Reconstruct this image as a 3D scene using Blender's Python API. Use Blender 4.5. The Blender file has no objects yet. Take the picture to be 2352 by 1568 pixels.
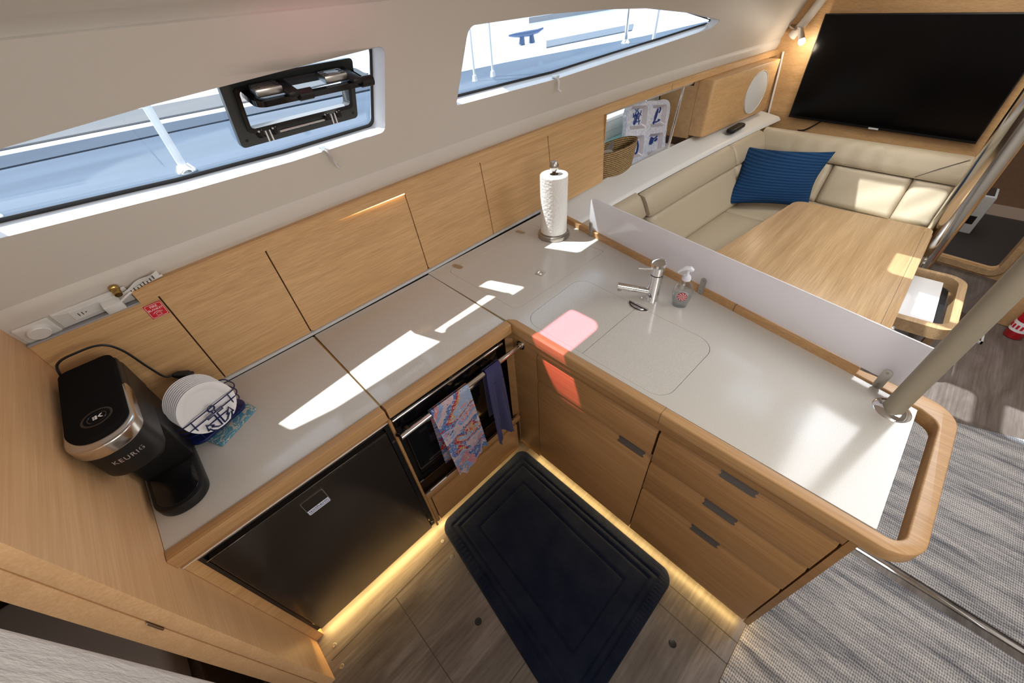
import bpy, bmesh, math, random
from math import sin, cos, pi, radians, sqrt, atan2
from mathutils import Vector, Matrix, Euler
from mathutils.geometry import tessellate_polygon
random.seed(4)
scn = bpy.context.scene
COL = scn.collection

# ------------------------------------------------------------------ camera
CAM = bpy.data.cameras.new('camera'); cam = bpy.data.objects.new('camera', CAM); COL.objects.link(cam)
CAM.sensor_width = 36.0; CAM.lens = 36.0 * 898.05 / 2352.0; CAM.clip_start = 0.02; CAM.clip_end = 200
a, b, c = radians(48.78326), radians(42.4509), radians(-5.20589)
F = Vector((cos(b) * cos(a), cos(b) * sin(a), -sin(b)))
Rr = Vector((sin(a), -cos(a), 0)); U = Rr.cross(F)
R2 = Rr * cos(c) + U * sin(c); U2 = -Rr * sin(c) + U * cos(c)
cam.matrix_world = Matrix(((R2.x, U2.x, -F.x, 0), (R2.y, U2.y, -F.y, 0), (R2.z, U2.z, -F.z, 1.93), (0, 0, 0, 1)))
scn.camera = cam

# ------------------------------------------------------------------ world, sun, fill lights, exposure
W = bpy.data.worlds.new('sky'); scn.world = W; W.use_nodes = True
W.node_tree.nodes['Background'].inputs[0].default_value = (0.80, 0.90, 1.0, 1)
W.node_tree.nodes['Background'].inputs[1].default_value = 1.9
SUNV = Vector((0.30, -0.41, -1.0)).normalized()
sl = bpy.data.lights.new('sun', 'SUN'); so = bpy.data.objects.new('sun', sl); COL.objects.link(so)
sl.energy = 9.0; sl.angle = radians(0.6); sl.color = (1.0, 0.96, 0.88)
so.rotation_euler = SUNV.to_track_quat('-Z', 'Y').to_euler(); so.location = (-3, 4, 9)
def area(name, loc, size, energy, color, target=(0, 0, -1), shape='RECTANGLE'):
    l = bpy.data.lights.new(name, 'AREA'); l.shape = shape; l.size = size[0]
    if shape == 'RECTANGLE': l.size_y = size[1]
    l.energy = energy; l.color = color
    o = bpy.data.objects.new(name, l); COL.objects.link(o); o.location = loc
    o.rotation_euler = Vector(target).to_track_quat('-Z', 'Y').to_euler()
    return o
area('companionway_daylight', (-0.75, -0.25, 1.93), (1.2, 1.2), 9, (1.0, 0.97, 0.93), (0.3, 0.25, -1))
area('saloon_hatch_daylight', (2.2, -0.5, 1.93), (1.3, 0.7), 20, (0.95, 0.97, 1.0))
area('galley_fill', (0.30, -0.75, 1.93), (1.1, 0.8), 19, (1.0, 0.94, 0.86), (-0.3, 1.0, -0.6))  # fill light added to brighten the hull side, no hatch here
area('forward_fill', (3.5, 0.1, 1.9), (0.7, 0.7), 10, (1.0, 0.93, 0.82))  # soft fill added under the ceiling, no lamp fitting
scn.view_settings.view_transform = 'Standard'; scn.view_settings.look = 'None'
scn.view_settings.gamma = 1.0; scn.view_settings.use_curve_mapping = False
scn.view_settings.exposure = 0.22

# ------------------------------------------------------------------ materials
def mat(name, col=(0.5, 0.5, 0.5), rough=0.5, metal=0.0, spec=0.5, **k):
    m = bpy.data.materials.new(name); m.use_nodes = True
    p = m.node_tree.nodes['Principled BSDF']
    p.inputs['Base Color'].default_value = (*col, 1); p.inputs['Roughness'].default_value = rough
    p.inputs['Metallic'].default_value = metal; p.inputs['Specular IOR Level'].default_value = spec
    for kk, v in k.items(): p.inputs[kk.replace('_', ' ')].default_value = v
    return m
def N(m, t, **k):
    n = m.node_tree.nodes.new(t)
    for kk, v in k.items(): setattr(n, kk, v)
    return n
def P(m): return m.node_tree.nodes['Principled BSDF']
def lk(m, a, b): m.node_tree.links.new(a, b)
def coords(m, scale=(1, 1, 1), rot=(0, 0, 0)):
    tc = N(m, 'ShaderNodeTexCoord'); mp = N(m, 'ShaderNodeMapping')
    mp.inputs['Scale'].default_value = scale; mp.inputs['Rotation'].default_value = rot
    lk(m, tc.outputs['Object'], mp.inputs['Vector']); return mp.outputs['Vector']
def noise(m, vec, scale, detail=3, rough=0.5, dist=0.0):
    n = N(m, 'ShaderNodeTexNoise'); n.inputs['Scale'].default_value = scale; n.inputs['Detail'].default_value = detail
    n.inputs['Roughness'].default_value = rough; n.inputs['Distortion'].default_value = dist
    lk(m, vec, n.inputs['Vector']); return n.outputs['Fac']
def ramp(m, fac, stops, interp='LINEAR'):
    r = N(m, 'ShaderNodeValToRGB'); r.color_ramp.interpolation = interp
    e = r.color_ramp.elements
    while len(e) < len(stops): e.new(0.5)
    for i, (p, cc) in enumerate(stops): e[i].position = p; e[i].color = (*cc, 1)
    lk(m, fac, r.inputs['Fac']); return r.outputs['Color']
def mix(m, f, A, B, mode='MIX'):
    x = N(m, 'ShaderNodeMix', data_type='RGBA', blend_type=mode)
    if isinstance(f, (int, float)): x.inputs[0].default_value = f
    else: lk(m, f, x.inputs[0])
    for i, v in ((6, A), (7, B)):
        if isinstance(v, tuple): x.inputs[i].default_value = (*v, 1)
        else: lk(m, v, x.inputs[i])
    return x.outputs[2]
def bump(m, h, strength=0.2, dist=0.002):
    bn = N(m, 'ShaderNodeBump'); bn.inputs['Strength'].default_value = strength; bn.inputs['Distance'].default_value = dist
    lk(m, h, bn.inputs['Height']); lk(m, bn.outputs['Normal'], P(m).inputs['Normal'])
def wood(name, axis, c1, c2, rough=0.42, fine=1.0):
    m = mat(name, c1, rough)
    s = [260.0 * fine] * 3; s['XYZ'.index(axis)] = 4.0
    n1 = noise(m, coords(m, tuple(s)), 1.0, 3, 0.6)
    s2 = [34.0 * fine] * 3; s2['XYZ'.index(axis)] = 1.3
    n2 = noise(m, coords(m, tuple(s2)), 1.0, 2, 0.5, 0.3)
    f = mix(m, 0.35, n1, n2)
    lk(m, ramp(m, f, [(0.33, c2), (0.5, tuple((x + y) / 2 for x, y in zip(c1, c2))), (0.62, c1)]), P(m).inputs['Base Color'])
    bump(m, n1, 0.12, 0.001); return m
OC1, OC2 = (0.68, 0.425, 0.205), (0.51, 0.30, 0.13)
WX = wood('oak_x', 'X', OC1, OC2); WY = wood('oak_y', 'Y', OC1, OC2); WZ = wood('oak_y_pale', 'Y', (0.78, 0.49, 0.26), (0.66, 0.39, 0.19), fine=0.6)
DX1, DX2 = (0.50, 0.30, 0.145), (0.33, 0.185, 0.08)
TRX = wood('trim_x', 'X', (0.55, 0.33, 0.155), (0.40, 0.22, 0.09)); TRY = wood('trim_y', 'Y', (0.55, 0.33, 0.155), (0.40, 0.22, 0.09))
WDY = wood('drawer_oak', 'Y', (0.41, 0.225, 0.095), (0.29, 0.15, 0.058), 0.35)  # locker oak again, dim light at the base fronts darkened into its colour
WDX = wood('shaded_oak_x', 'X', (0.41, 0.225, 0.095), (0.29, 0.15, 0.058), 0.35)
WTAB = wood('table_oak', 'X', (0.56, 0.375, 0.20), (0.36, 0.22, 0.105), 0.3)
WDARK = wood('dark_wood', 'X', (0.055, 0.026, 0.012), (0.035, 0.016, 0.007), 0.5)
LINER = mat('white_liner', (0.66, 0.615, 0.56), 0.5)
bump(LINER, noise(LINER, coords(LINER), 700, 2), 0.06, 0.001)
CREAM = mat('cream_moulding', (0.74, 0.74, 0.72), 0.4)
COUNTER = mat('worktop_solid_surface', (0.62, 0.6, 0.56), 0.14, 0, 0.6)
lk(COUNTER, ramp(COUNTER, noise(COUNTER, coords(COUNTER), 600, 2, 0.7), [(0.35, (0.52, 0.495, 0.45)), (0.55, (0.625, 0.60, 0.555)), (0.75, (0.70, 0.68, 0.64))]), P(COUNTER).inputs['Base Color'])
SEAM = mat('dark_seam', (0.06, 0.05, 0.04), 0.7)
BLACK = mat('black_plastic', (0.012, 0.012, 0.013), 0.35)
BLACKG = mat('black_gloss', (0.008, 0.008, 0.009), 0.08)
BLACKM = mat('black_satin', (0.010, 0.0095, 0.010), 0.42, 0, 0.35)
CHROME = mat('chrome', (0.82, 0.82, 0.83), 0.07, 1.0)
STEEL = mat('brushed_steel', (0.55, 0.53, 0.5), 0.32, 1.0)
NICKEL = mat('satin_nickel', (0.42, 0.38, 0.34), 0.3, 1.0)
SILVER = mat('silver_band', (0.60, 0.56, 0.52), 0.2, 1.0)
WHITEP = mat('white_plastic', (0.80, 0.79, 0.77), 0.35)
WHITEG = mat('white_gloss', (0.85, 0.85, 0.86), 0.15)
FRIDGE = mat('bronze_fridge_door', (0.055, 0.043, 0.036), 0.2, 0.6)
PVCBEI = mat('beige_wrap', (0.33, 0.29, 0.22), 0.45)
LEATH = mat('beige_leather', (0.47, 0.395, 0.285), 0.42)
bump(LEATH, mix(LEATH, 0.35, noise(LEATH, coords(LEATH), 260, 3), noise(LEATH, coords(LEATH, (1, 5, 2)), 4, 2)), 0.25, 0.008)
WLEATH = mat('white_vinyl', (0.86, 0.85, 0.84), 0.5)
bump(WLEATH, noise(WLEATH, coords(WLEATH, (1, 1, .35)), 60, 4, 0.7), 0.9, 0.006)
PAPER = mat('paper_towel', (0.84, 0.83, 0.80), 0.9)
_v = coords(PAPER); _w = N(PAPER, 'ShaderNodeTexVoronoi'); _w.inputs['Scale'].default_value = 75; lk(PAPER, _v, _w.inputs['Vector'])
bump(PAPER, _w.outputs['Distance'], 0.6, 0.003)
PLATE = mat('paper_plate', (0.83, 0.82, 0.84), 0.6)
NAVY = mat('navy_enamel', (0.008, 0.014, 0.09), 0.3)
RED = mat('red_label', (0.62, 0.015, 0.03), 0.4)
WPRINT = mat('white_print', (0.9, 0.88, 0.88), 0.5)
GREYSTRIP = mat('grey_strip', (0.36, 0.36, 0.38), 0.5)
ALU = mat('light_grey_profile', (0.62, 0.63, 0.64), 0.4)
BRASS = mat('brass', (0.45, 0.30, 0.10), 0.25, 1.0)
RUBBER = mat('black_rubber', (0.02, 0.02, 0.022), 0.6)
def glassy(name, col, rough=0.02, tr=(1, 1, 1), k=0.1):
    m = bpy.data.materials.new(name); m.use_nodes = True; nt = m.node_tree; nt.nodes.clear()
    o = nt.nodes.new('ShaderNodeOutputMaterial'); t = nt.nodes.new('ShaderNodeBsdfTransparent'); g = nt.nodes.new('ShaderNodeBsdfGlossy'); x = nt.nodes.new('ShaderNodeMixShader')
    t.inputs[0].default_value = (*tr, 1); g.inputs[0].default_value = (*col, 1); g.inputs[1].default_value = rough; x.inputs[0].default_value = k
    nt.links.new(t.outputs[0], x.inputs[1]); nt.links.new(g.outputs[0], x.inputs[2]); nt.links.new(x.outputs[0], o.inputs[0]); return m
GLASS = glassy('window_glass', (1, 1, 1), 0.02, (0.88, 0.93, 0.98), 0.05)
PINKGL = glassy('added_pink_filter', (1, 1, 1), 0.05, (1.0, 0.50, 0.60), 0.05)  # pane of the added hatch, colours the sun pink
CLEARP = glassy('clear_plastic', (1, 1, 1), 0.25, (0.88, 0.9, 0.92), 0.5)
CLEARB = glassy('clear_bottle', (1, 1, 1), 0.06, (0.84, 0.86, 0.87), 0.2)
def frosted():
    m = bpy.data.materials.new('frosted_acrylic'); m.use_nodes = True; nt = m.node_tree; nt.nodes.clear()
    o = nt.nodes.new('ShaderNodeOutputMaterial'); d = nt.nodes.new('ShaderNodeBsdfDiffuse'); t = nt.nodes.new('ShaderNodeBsdfTranslucent')
    g = nt.nodes.new('ShaderNodeBsdfGlossy'); x = nt.nodes.new('ShaderNodeMixShader'); y = nt.nodes.new('ShaderNodeMixShader')
    d.inputs[0].default_value = (0.86, 0.85, 0.88, 1); t.inputs[0].default_value = (0.93, 0.92, 0.95, 1)
    g.inputs[1].default_value = 0.18; x.inputs[0].default_value = 0.4; y.inputs[0].default_value = 0.08
    nt.links.new(d.outputs[0], x.inputs[1]); nt.links.new(t.outputs[0], x.inputs[2]); nt.links.new(x.outputs[0], y.inputs[1]); nt.links.new(g.outputs[0], y.inputs[2]); nt.links.new(y.outputs[0], o.inputs[0]); return m
FROST = frosted()
def emis(name, col, s):
    m = bpy.data.materials.new(name); m.use_nodes = True; p = P(m)
    p.inputs['Emission Color'].default_value = (*col, 1); p.inputs['Emission Strength'].default_value = s; return m
LEDW = emis('warm_led', (1.0, 0.62, 0.2), 4)
BULB = emis('reading_lamp_bulb', (1.0, 0.9, 0.75), 25)
# floor planks
FLOOR = mat('grey_laminate', (0.2, 0.17, 0.15), 0.33)
_c = coords(FLOOR, (1.6, 7, 7)); _n = noise(FLOOR, _c, 1.6, 5, 0.62, 0.8); _n2 = noise(FLOOR, coords(FLOOR, (2, 60, 60)), 1.5, 3, 0.6)
_f = mix(FLOOR, 0.35, _n, _n2)
_br = N(FLOOR, 'ShaderNodeTexBrick'); _br.inputs['Scale'].default_value = 1.0; _br.inputs['Brick Width'].default_value = 1.3; _br.inputs['Row Height'].default_value = 0.19
_br.inputs['Mortar Size'].default_value = 0.0; _br.inputs['Color1'].default_value = (0.8, 0.8, 0.8, 1); _br.inputs['Color2'].default_value = (1.15, 1.12, 1.1, 1)
lk(FLOOR, coords(FLOOR), _br.inputs['Vector'])
lk(FLOOR, mix(FLOOR, 1.0, ramp(FLOOR, _f, [(0.32, (0.075, 0.058, 0.050)), (0.5, (0.135, 0.113, 0.100)), (0.68, (0.22, 0.195, 0.18))]), _br.outputs['Color'], 'MULTIPLY'), P(FLOOR).inputs['Base Color'])
# woven carpet
def carpet():
    m = mat('woven_carpet', (0.4, 0.4, 0.4), 0.95, 0, 0.1)
    st = noise(m, coords(m, (14, 1.6, 1)), 1.4, 4, 0.65, 0.5)
    base = ramp(m, st, [(0.36, (0.18, 0.18, 0.195)), (0.47, (0.33, 0.32, 0.32)), (0.60, (0.48, 0.455, 0.44))])
    w = N(m, 'ShaderNodeTexWave'); w.wave_type = 'BANDS'; w.bands_direction = 'X'; w.inputs['Scale'].default_value = 26; w.inputs['Distortion'].default_value = 3.0
    w.inputs['Detail'].default_value = 2; w.inputs['Detail Scale'].default_value = 3
    lk(m, coords(m), w.inputs['Vector'])
    w2 = N(m, 'ShaderNodeTexWave'); w2.wave_type = 'BANDS'; w2.bands_direction = 'Y'; w2.inputs['Scale'].default_value = 45; w2.inputs['Distortion'].default_value = 2.0
    lk(m, coords(m), w2.inputs['Vector'])
    ww = mix(m, 0.5, w.outputs['Fac'], w2.outputs['Fac'])
    sp = noise(m, coords(m), 240, 2, 0.8)
    k = mix(m, 0.4, ww, sp)
    lk(m, mix(m, 1.0, base, ramp(m, k, [(0.3, (0.5, 0.5, 0.52)), (0.65, (1.35, 1.33, 1.3))]), 'MULTIPLY'), P(m).inputs['Base Color'])
    bump(m, k, 0.8, 0.004); return m
CARPET = carpet()
PLUSH = mat('navy_plush', (0.012, 0.016, 0.03), 0.9, 0, 0.15, Sheen_Weight=0.12, Sheen_Roughness=0.4)
P(PLUSH).inputs['Sheen Tint'].default_value = (0.40, 0.42, 0.42, 1)
lk(PLUSH, ramp(PLUSH, noise(PLUSH, coords(PLUSH), 9, 4, 0.6), [(0.35, (0.003, 0.006, 0.020)), (0.7, (0.010, 0.014, 0.028))]), P(PLUSH).inputs['Base Color'])
bump(PLUSH, noise(PLUSH, coords(PLUSH), 55, 4, 0.7), 0.5, 0.004)
BLUETOW = mat('blue_terry', (0.085, 0.085, 0.24), 0.95, 0, 0.1, Sheen_Weight=0.3)
bump(BLUETOW, noise(BLUETOW, coords(BLUETOW), 500, 2), 0.7, 0.002)
def printtow():
    m = mat('printed_towel', (0.5, 0.5, 0.6), 0.9, 0, 0.1)
    n = noise(m, coords(m, (1.0, 1.0, 1.5), (0.0, -0.5, 0)), 5.5, 1.2, 0.4, 0.9)
    c1 = ramp(m, n, [(0.0, (0.12, 0.25, 0.62)), (0.34, (0.80, 0.36, 0.40)), (0.41, (0.36, 0.50, 0.80)), (0.47, (0.80, 0.62, 0.68)), (0.53, (0.14, 0.27, 0.62)), (0.575, (0.62, 0.06, 0.05)), (0.61, (0.82, 0.45, 0.20)), (0.64, (0.45, 0.58, 0.82)), (0.72, (0.78, 0.42, 0.50))], 'CONSTANT')
    n2 = noise(m, coords(m, (1, 1, 1)), 55, 3, 0.6, 2.5)
    c2 = mix(m, ramp(m, n2, [(0.0, (1, 1, 1)), (0.365, (0, 0, 0))], 'CONSTANT'), c1, (0.05, 0.10, 0.14))
    c3 = mix(m, ramp(m, noise(m, coords(m), 70, 3, 0.6, 2.0), [(0.0, (0, 0, 0)), (0.57, (1, 1, 1))], 'CONSTANT'), c2, (0.78, 0.76, 0.80))
    lk(m, c3, P(m).inputs['Base Color']); return m
PRINT = printtow()
def stripes(name, c1, c2, axis, sc):
    m = mat(name, c1, 0.9, 0, 0.1)
    w = N(m, 'ShaderNodeTexWave'); w.bands_direction = axis; w.inputs['Scale'].default_value = sc; w.inputs['Distortion'].default_value = 0.6; w.inputs['Detail'].default_value = 2; w.inputs['Detail Scale'].default_value = 6
    lk(m, coords(m), w.inputs['Vector'])
    s = [2.0, 2.0, 2.0]; s['XYZ'.index(axis)] = 22
    g = noise(m, coords(m, tuple(s)), 1.0, 1)
    f = mix(m, 0.5, w.outputs['Fac'], g)
    lk(m, ramp(m, f, [(0.44, c1), (0.62, c2)]), P(m).inputs['Base Color'])
    bump(m, noise(m, coords(m), 400, 2), 0.4, 0.002); return m
PILLOW = stripes('indigo_pillow', (0.009, 0.034, 0.095), (0.018, 0.058, 0.14), 'Z', 17)
BASKET = mat('seagrass', (0.4, 0.25, 0.1), 0.85)
_bw = N(BASKET, 'ShaderNodeTexWave'); _bw.bands_direction = 'Z'; _bw.inputs['Scale'].default_value = 24; _bw.inputs['Distortion'].default_value = 3.5; _bw.inputs['Detail'].default_value = 3; _bw.inputs['Detail Scale'].default_value = 9
lk(BASKET, coords(BASKET), _bw.inputs['Vector'])
lk(BASKET, ramp(BASKET, _bw.outputs['Fac'], [(0.15, (0.13, 0.065, 0.022)), (0.6, (0.46, 0.29, 0.12)), (0.9, (0.6, 0.42, 0.2))]), P(BASKET).inputs['Base Color']); bump(BASKET, _bw.outputs['Fac'], 0.8, 0.006)
PORCE = mat('blue_white_glaze', (0.7, 0.72, 0.8), 0.12)
lk(PORCE, ramp(PORCE, noise(PORCE, coords(PORCE), 55, 3, 0.7), [(0.35, (0.48, 0.55, 0.76)), (0.55, (0.74, 0.76, 0.84)), (0.8, (0.8, 0.8, 0.84))]), P(PORCE).inputs['Base Color'])
INK = mat('blue_ink', (0.012, 0.045, 0.24), 0.3)
INK2 = mat('light_blue_ink', (0.10, 0.22, 0.52), 0.3)
COAST = mat('teal_tile', (0.07, 0.30, 0.42), 0.2)
_cn = noise(COAST, coords(COAST), 22, 2, 0.5, 1.6)
_ca = mix(COAST, ramp(COAST, _cn, [(0.0, (0, 0, 0)), (0.475, (1, 1, 1)), (0.535, (0, 0, 0))], 'CONSTANT'), (0.055, 0.26, 0.38), (0.50, 0.48, 0.42))
lk(COAST, mix(COAST, ramp(COAST, noise(COAST, coords(COAST), 420, 1), [(0.0, (0, 0, 0)), (0.63, (1, 1, 1))], 'CONSTANT'), _ca, (0.45, 0.45, 0.42)), P(COAST).inputs['Base Color'])
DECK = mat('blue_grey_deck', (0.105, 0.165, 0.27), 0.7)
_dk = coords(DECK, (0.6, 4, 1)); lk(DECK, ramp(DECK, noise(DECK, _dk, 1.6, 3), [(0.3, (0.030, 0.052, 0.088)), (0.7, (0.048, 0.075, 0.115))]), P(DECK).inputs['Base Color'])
DECKD = mat('dark_blue_canvas', (0.018, 0.034, 0.062), 0.8)  # plain darker blue than the side deck
HULLW = mat('neighbour_white_gelcoat', (0.75, 0.78, 0.82), 0.3)
HULLG = mat('grey_cabin_top', (0.17, 0.18, 0.20), 0.6)
PVC = mat('white_pvc', (0.8, 0.8, 0.8), 0.4)

# ------------------------------------------------------------------ mesh helpers
class G:
    def __init__(s): s.bm = bmesh.new()
    def add(s, o, M=None):
        if M is not None: bmesh.ops.transform(o, matrix=M, verts=o.verts)
        me = bpy.data.meshes.new('tmp'); o.to_mesh(me); o.free(); s.bm.from_mesh(me); bpy.data.meshes.remove(me); return s
    def map(s, fn):
        for v in s.bm.verts: v.co = Vector(fn(*v.co))
        return s
    def box(s, x0, x1, y0, y1, z0, z1, bev=0.0, seg=2, M=None):
        o = bmesh.new(); bmesh.ops.create_cube(o, size=1)
        for v in o.verts: v.co = Vector(((x0 + x1) / 2 + v.co.x * (x1 - x0), (y0 + y1) / 2 + v.co.y * (y1 - y0), (z0 + z1) / 2 + v.co.z * (z1 - z0)))
        if bev > 0: bmesh.ops.bevel(o, geom=o.edges[:], offset=bev, segments=seg, profile=0.5, affect='EDGES')
        return s.add(o, M)
    def prism(s, poly, z0, z1, holes=(), bev=0.0, M=None, seg=2):
        o = bmesh.new(); loops = [list(poly)] + [list(h) for h in holes]
        if not holes:
            vt = [o.verts.new((p[0], p[1], z1)) for p in poly]; vb = [o.verts.new((p[0], p[1], z0)) for p in poly]
            n = len(poly); ft = o.faces.new(vt); fb = o.faces.new(vb[::-1])
            for i in range(n): o.faces.new((vb[i], vb[(i + 1) % n], vt[(i + 1) % n], vt[i]))
            bmesh.ops.recalc_face_normals(o, faces=o.faces)
            if bev > 0: bmesh.ops.bevel(o, geom=list(set(list(ft.edges) + list(fb.edges))), offset=bev, segments=seg, profile=0.5, affect='EDGES')
        else:
            tri = tessellate_polygon([[Vector((p[0], p[1], 0)) for p in l] for l in loops])
            flat = [p for l in loops for p in l]
            vt = [o.verts.new((p[0], p[1], z1)) for p in flat]; vb = [o.verts.new((p[0], p[1], z0)) for p in flat]
            for t in tri:
                try: o.faces.new([vt[i] for i in t]); o.faces.new([vb[i] for i in t[::-1]])
                except ValueError: pass
            k = 0
            for l in loops:
                n = len(l)
                for i in range(n): o.faces.new((vb[k + i], vb[k + (i + 1) % n], vt[k + (i + 1) % n], vt[k + i]))
                k += n
            bmesh.ops.recalc_face_normals(o, faces=o.faces)
        return s.add(o, M)
    def tube(s, pts, r, n=10, closed=False, M=None):
        o = bmesh.new(); pts = [Vector(p) for p in pts]; m = len(pts)
        rs = r if isinstance(r, (list, tuple)) else [r] * m
        rings = []; up = None
        for i, p in enumerate(pts):
            if closed: t = pts[(i + 1) % m] - pts[i - 1]
            else: t = pts[min(i + 1, m - 1)] - pts[max(i - 1, 0)]
            t.normalize()
            if up is None:
                up = Vector((0, 0, 1)) if abs(t.z) < 0.9 else Vector((1, 0, 0))
            x = up - t * up.dot(t)
            if x.length < 1e-6: x = t.orthogonal()
            x.normalize(); y = t.cross(x); up = x
            rings.append([o.verts.new(p + (x * cos(2 * pi * k / n) + y * sin(2 * pi * k / n)) * rs[i]) for k in range(n)])
        for i in range(m if closed else m - 1):
            A, B = rings[i], rings[(i + 1) % m]
            for k in range(n): o.faces.new((A[k], A[(k + 1) % n], B[(k + 1) % n], B[k]))
        if not closed: o.faces.new(rings[0][::-1]); o.faces.new(rings[-1])
        bmesh.ops.recalc_face_normals(o, faces=o.faces)
        return s.add(o, M)
    def lathe(s, prof, n=32, M=None, sx=1.0, sy=1.0):
        o = bmesh.new(); rings = []
        for r, z in prof:
            if r < 1e-6: rings.append([o.verts.new((0, 0, z))])
            else: rings.append([o.verts.new((r * sx * cos(2 * pi * k / n), r * sy * sin(2 * pi * k / n), z)) for k in range(n)])
        for A, B in zip(rings, rings[1:]):
            for k in range(n):
                q = [A[k % len(A)], A[(k + 1) % len(A)], B[(k + 1) % len(B)], B[k % len(B)]]
                u = []
                for v in q:
                    if v not in u: u.append(v)
                if len(u) > 2: o.faces.new(u)
        bmesh.ops.recalc_face_normals(o, faces=o.faces)
        return s.add(o, M)
    def grid(s, fn, nu, nv, M=None, thick=0.0):
        o = bmesh.new()
        V = [[o.verts.new(fn(i / nu, j / nv)) for j in range(nv + 1)] for i in range(nu + 1)]
        for i in range(nu):
            for j in range(nv): o.faces.new((V[i][j], V[i + 1][j], V[i + 1][j + 1], V[i][j + 1]))
        if thick: bmesh.ops.solidify(o, geom=o.faces[:], thickness=thick)
        bmesh.ops.recalc_face_normals(o, faces=o.faces)
        return s.add(o, M)
    def sphere(s, loc, r, sc=(1, 1, 1), u=20, v=12):
        o = bmesh.new(); bmesh.ops.create_uvsphere(o, u_segments=u, v_segments=v, radius=r)
        for q in o.verts: q.co = Vector((loc[0] + q.co.x * sc[0], loc[1] + q.co.y * sc[1], loc[2] + q.co.z * sc[2]))
        return s.add(o)
    def cyl(s, p0, p1, r, n=20): return s.tube([p0, p1], r, n)
    def text(s, body, size, depth=0.0006, M=None, sp=1.0):
        cu = bpy.data.curves.new('t', 'FONT'); cu.body = body; cu.size = size; cu.align_x = 'CENTER'; cu.align_y = 'CENTER'; cu.extrude = depth / 2; cu.space_character = sp; cu.resolution_u = 3
        ob = bpy.data.objects.new('t', cu); COL.objects.link(ob); dg = bpy.context.evaluated_depsgraph_get()
        me = bpy.data.meshes.new_from_object(ob.evaluated_get(dg)); o = bmesh.new(); o.from_mesh(me)
        bpy.data.objects.remove(ob); bpy.data.curves.remove(cu); bpy.data.meshes.remove(me)
        return s.add(o, M)
    def slice_x(s, xs):
        for x in xs: bmesh.ops.bisect_plane(s.bm, geom=s.bm.verts[:] + s.bm.edges[:] + s.bm.faces[:], plane_co=(x, 0, 0), plane_no=(1, 0, 0))
        return s
    def build(s, name, m, parent=None, smooth=None, origin=None):
        bmesh.ops.recalc_face_normals(s.bm, faces=s.bm.faces)
        vs = s.bm.verts
        if parent is not None:
            L = Vector(parent['_L'])
        elif origin is not None: L = Vector(origin)
        else:
            xs = [v.co.x for v in vs]; ys = [v.co.y for v in vs]; zs = [v.co.z for v in vs]
            L = Vector(((min(xs) + max(xs)) / 2, (min(ys) + max(ys)) / 2, min(zs)))
        for v in vs: v.co -= L
        me = bpy.data.meshes.new(name); s.bm.to_mesh(me); s.bm.free()
        for mm in (m if isinstance(m, list) else [m]): me.materials.append(mm)
        o = bpy.data.objects.new(name, me); COL.objects.link(o)
        if parent is not None: o.parent = parent; o['_L'] = list(L)
        else: o.location = L; o['_L'] = list(L)
        ang = radians(38 if smooth is None else smooth)
        if ang > 0:
            for p in me.polygons: p.use_smooth = True
            es = me.edges; b2 = bmesh.new(); b2.from_mesh(me)
            for e in b2.edges:
                if len(e.link_faces) == 2 and e.calc_face_angle(0) > ang: e.smooth = False
            b2.to_mesh(me); b2.free()
        return o
ALLT = []
def tag(o, label=None, cat=None, group=None, kind=None):
    if label: o['label'] = label
    if cat: o['category'] = cat
    if group: o['group'] = group
    if kind: o['kind'] = kind
    return o
def thing(name, loc, label, cat, group=None):
    o = bpy.data.objects.new(name, None); COL.objects.link(o); o.location = loc; o['_L'] = list(loc); o.empty_display_size = 0.05
    return tag(o, label, cat, group)
def S_(o): return tag(o, kind='structure')
def rpoly(pts, r, n=6):
    out = []; m = len(pts)
    rs = r if isinstance(r, (list, tuple)) else [r] * m
    for i in range(m):
        p = Vector(pts[i][:2]); a = (Vector(pts[i - 1][:2]) - p); b = (Vector(pts[(i + 1) % m][:2]) - p)
        if rs[i] <= 0: out.append(tuple(p)); continue
        la, lb = a.length, b.length; a.normalize(); b.normalize()
        ang = a.angle(b); d = min(rs[i] / math.tan(ang / 2), la * 0.49, lb * 0.49); rr = d * math.tan(ang / 2)
        A = p + a * d; B = p + b * d; cdir = (a + b)
        if cdir.length < 1e-6: out.append(tuple(p)); continue
        cc = p + cdir.normalized() * (rr / sin(ang / 2))
        va, vb = A - cc, B - cc; t0 = atan2(va.y, va.x); t1 = atan2(vb.y, vb.x); dt = (t1 - t0 + pi) % (2 * pi) - pi
        for k in range(n + 1): t = t0 + dt * k / n; out.append((cc.x + rr * cos(t), cc.y + rr * sin(t)))
    return out
def rrect(x0, x1, y0, y1, r, n=6): return rpoly([(x0, y0), (x1, y0), (x1, y1), (x0, y1)], r, n)
def FR(o, x, y):  # frame matrix from origin, x axis, y axis
    x = Vector(x).normalized(); y = Vector(y); y = (y - x * y.dot(x)).normalized(); z = x.cross(y); o = Vector(o)
    return Matrix(((x.x, y.x, z.x, o.x), (x.y, y.y, z.y, o.y), (x.z, y.z, z.z, o.z), (0, 0, 0, 1)))
def T(x, y, z): return Matrix.Translation((x, y, z))
def S(x): return 1.53 - 0.019 * (x - 1.8) ** 2          # plan curve of the hull side
XS = [-1.5 + 0.25 * i for i in range(26)]
# bulkhead frame: u = world y, v = z, w = distance in front of the bulkhead
def BH(u, v, w): return (4.576 - 0.1148 * (1.349 - u) - w, u - 0.1148 * w, v)

# ================================================================== SETTING
# floor
g = G(); g.prism([(-1.7, -1.7), (6.2, -1.7), (6.2, 1.9), (-1.7, 1.9)], -0.04, 0.0); fl = S_(g.build('floor', FLOOR, origin=(0, 0, 0)))
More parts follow.
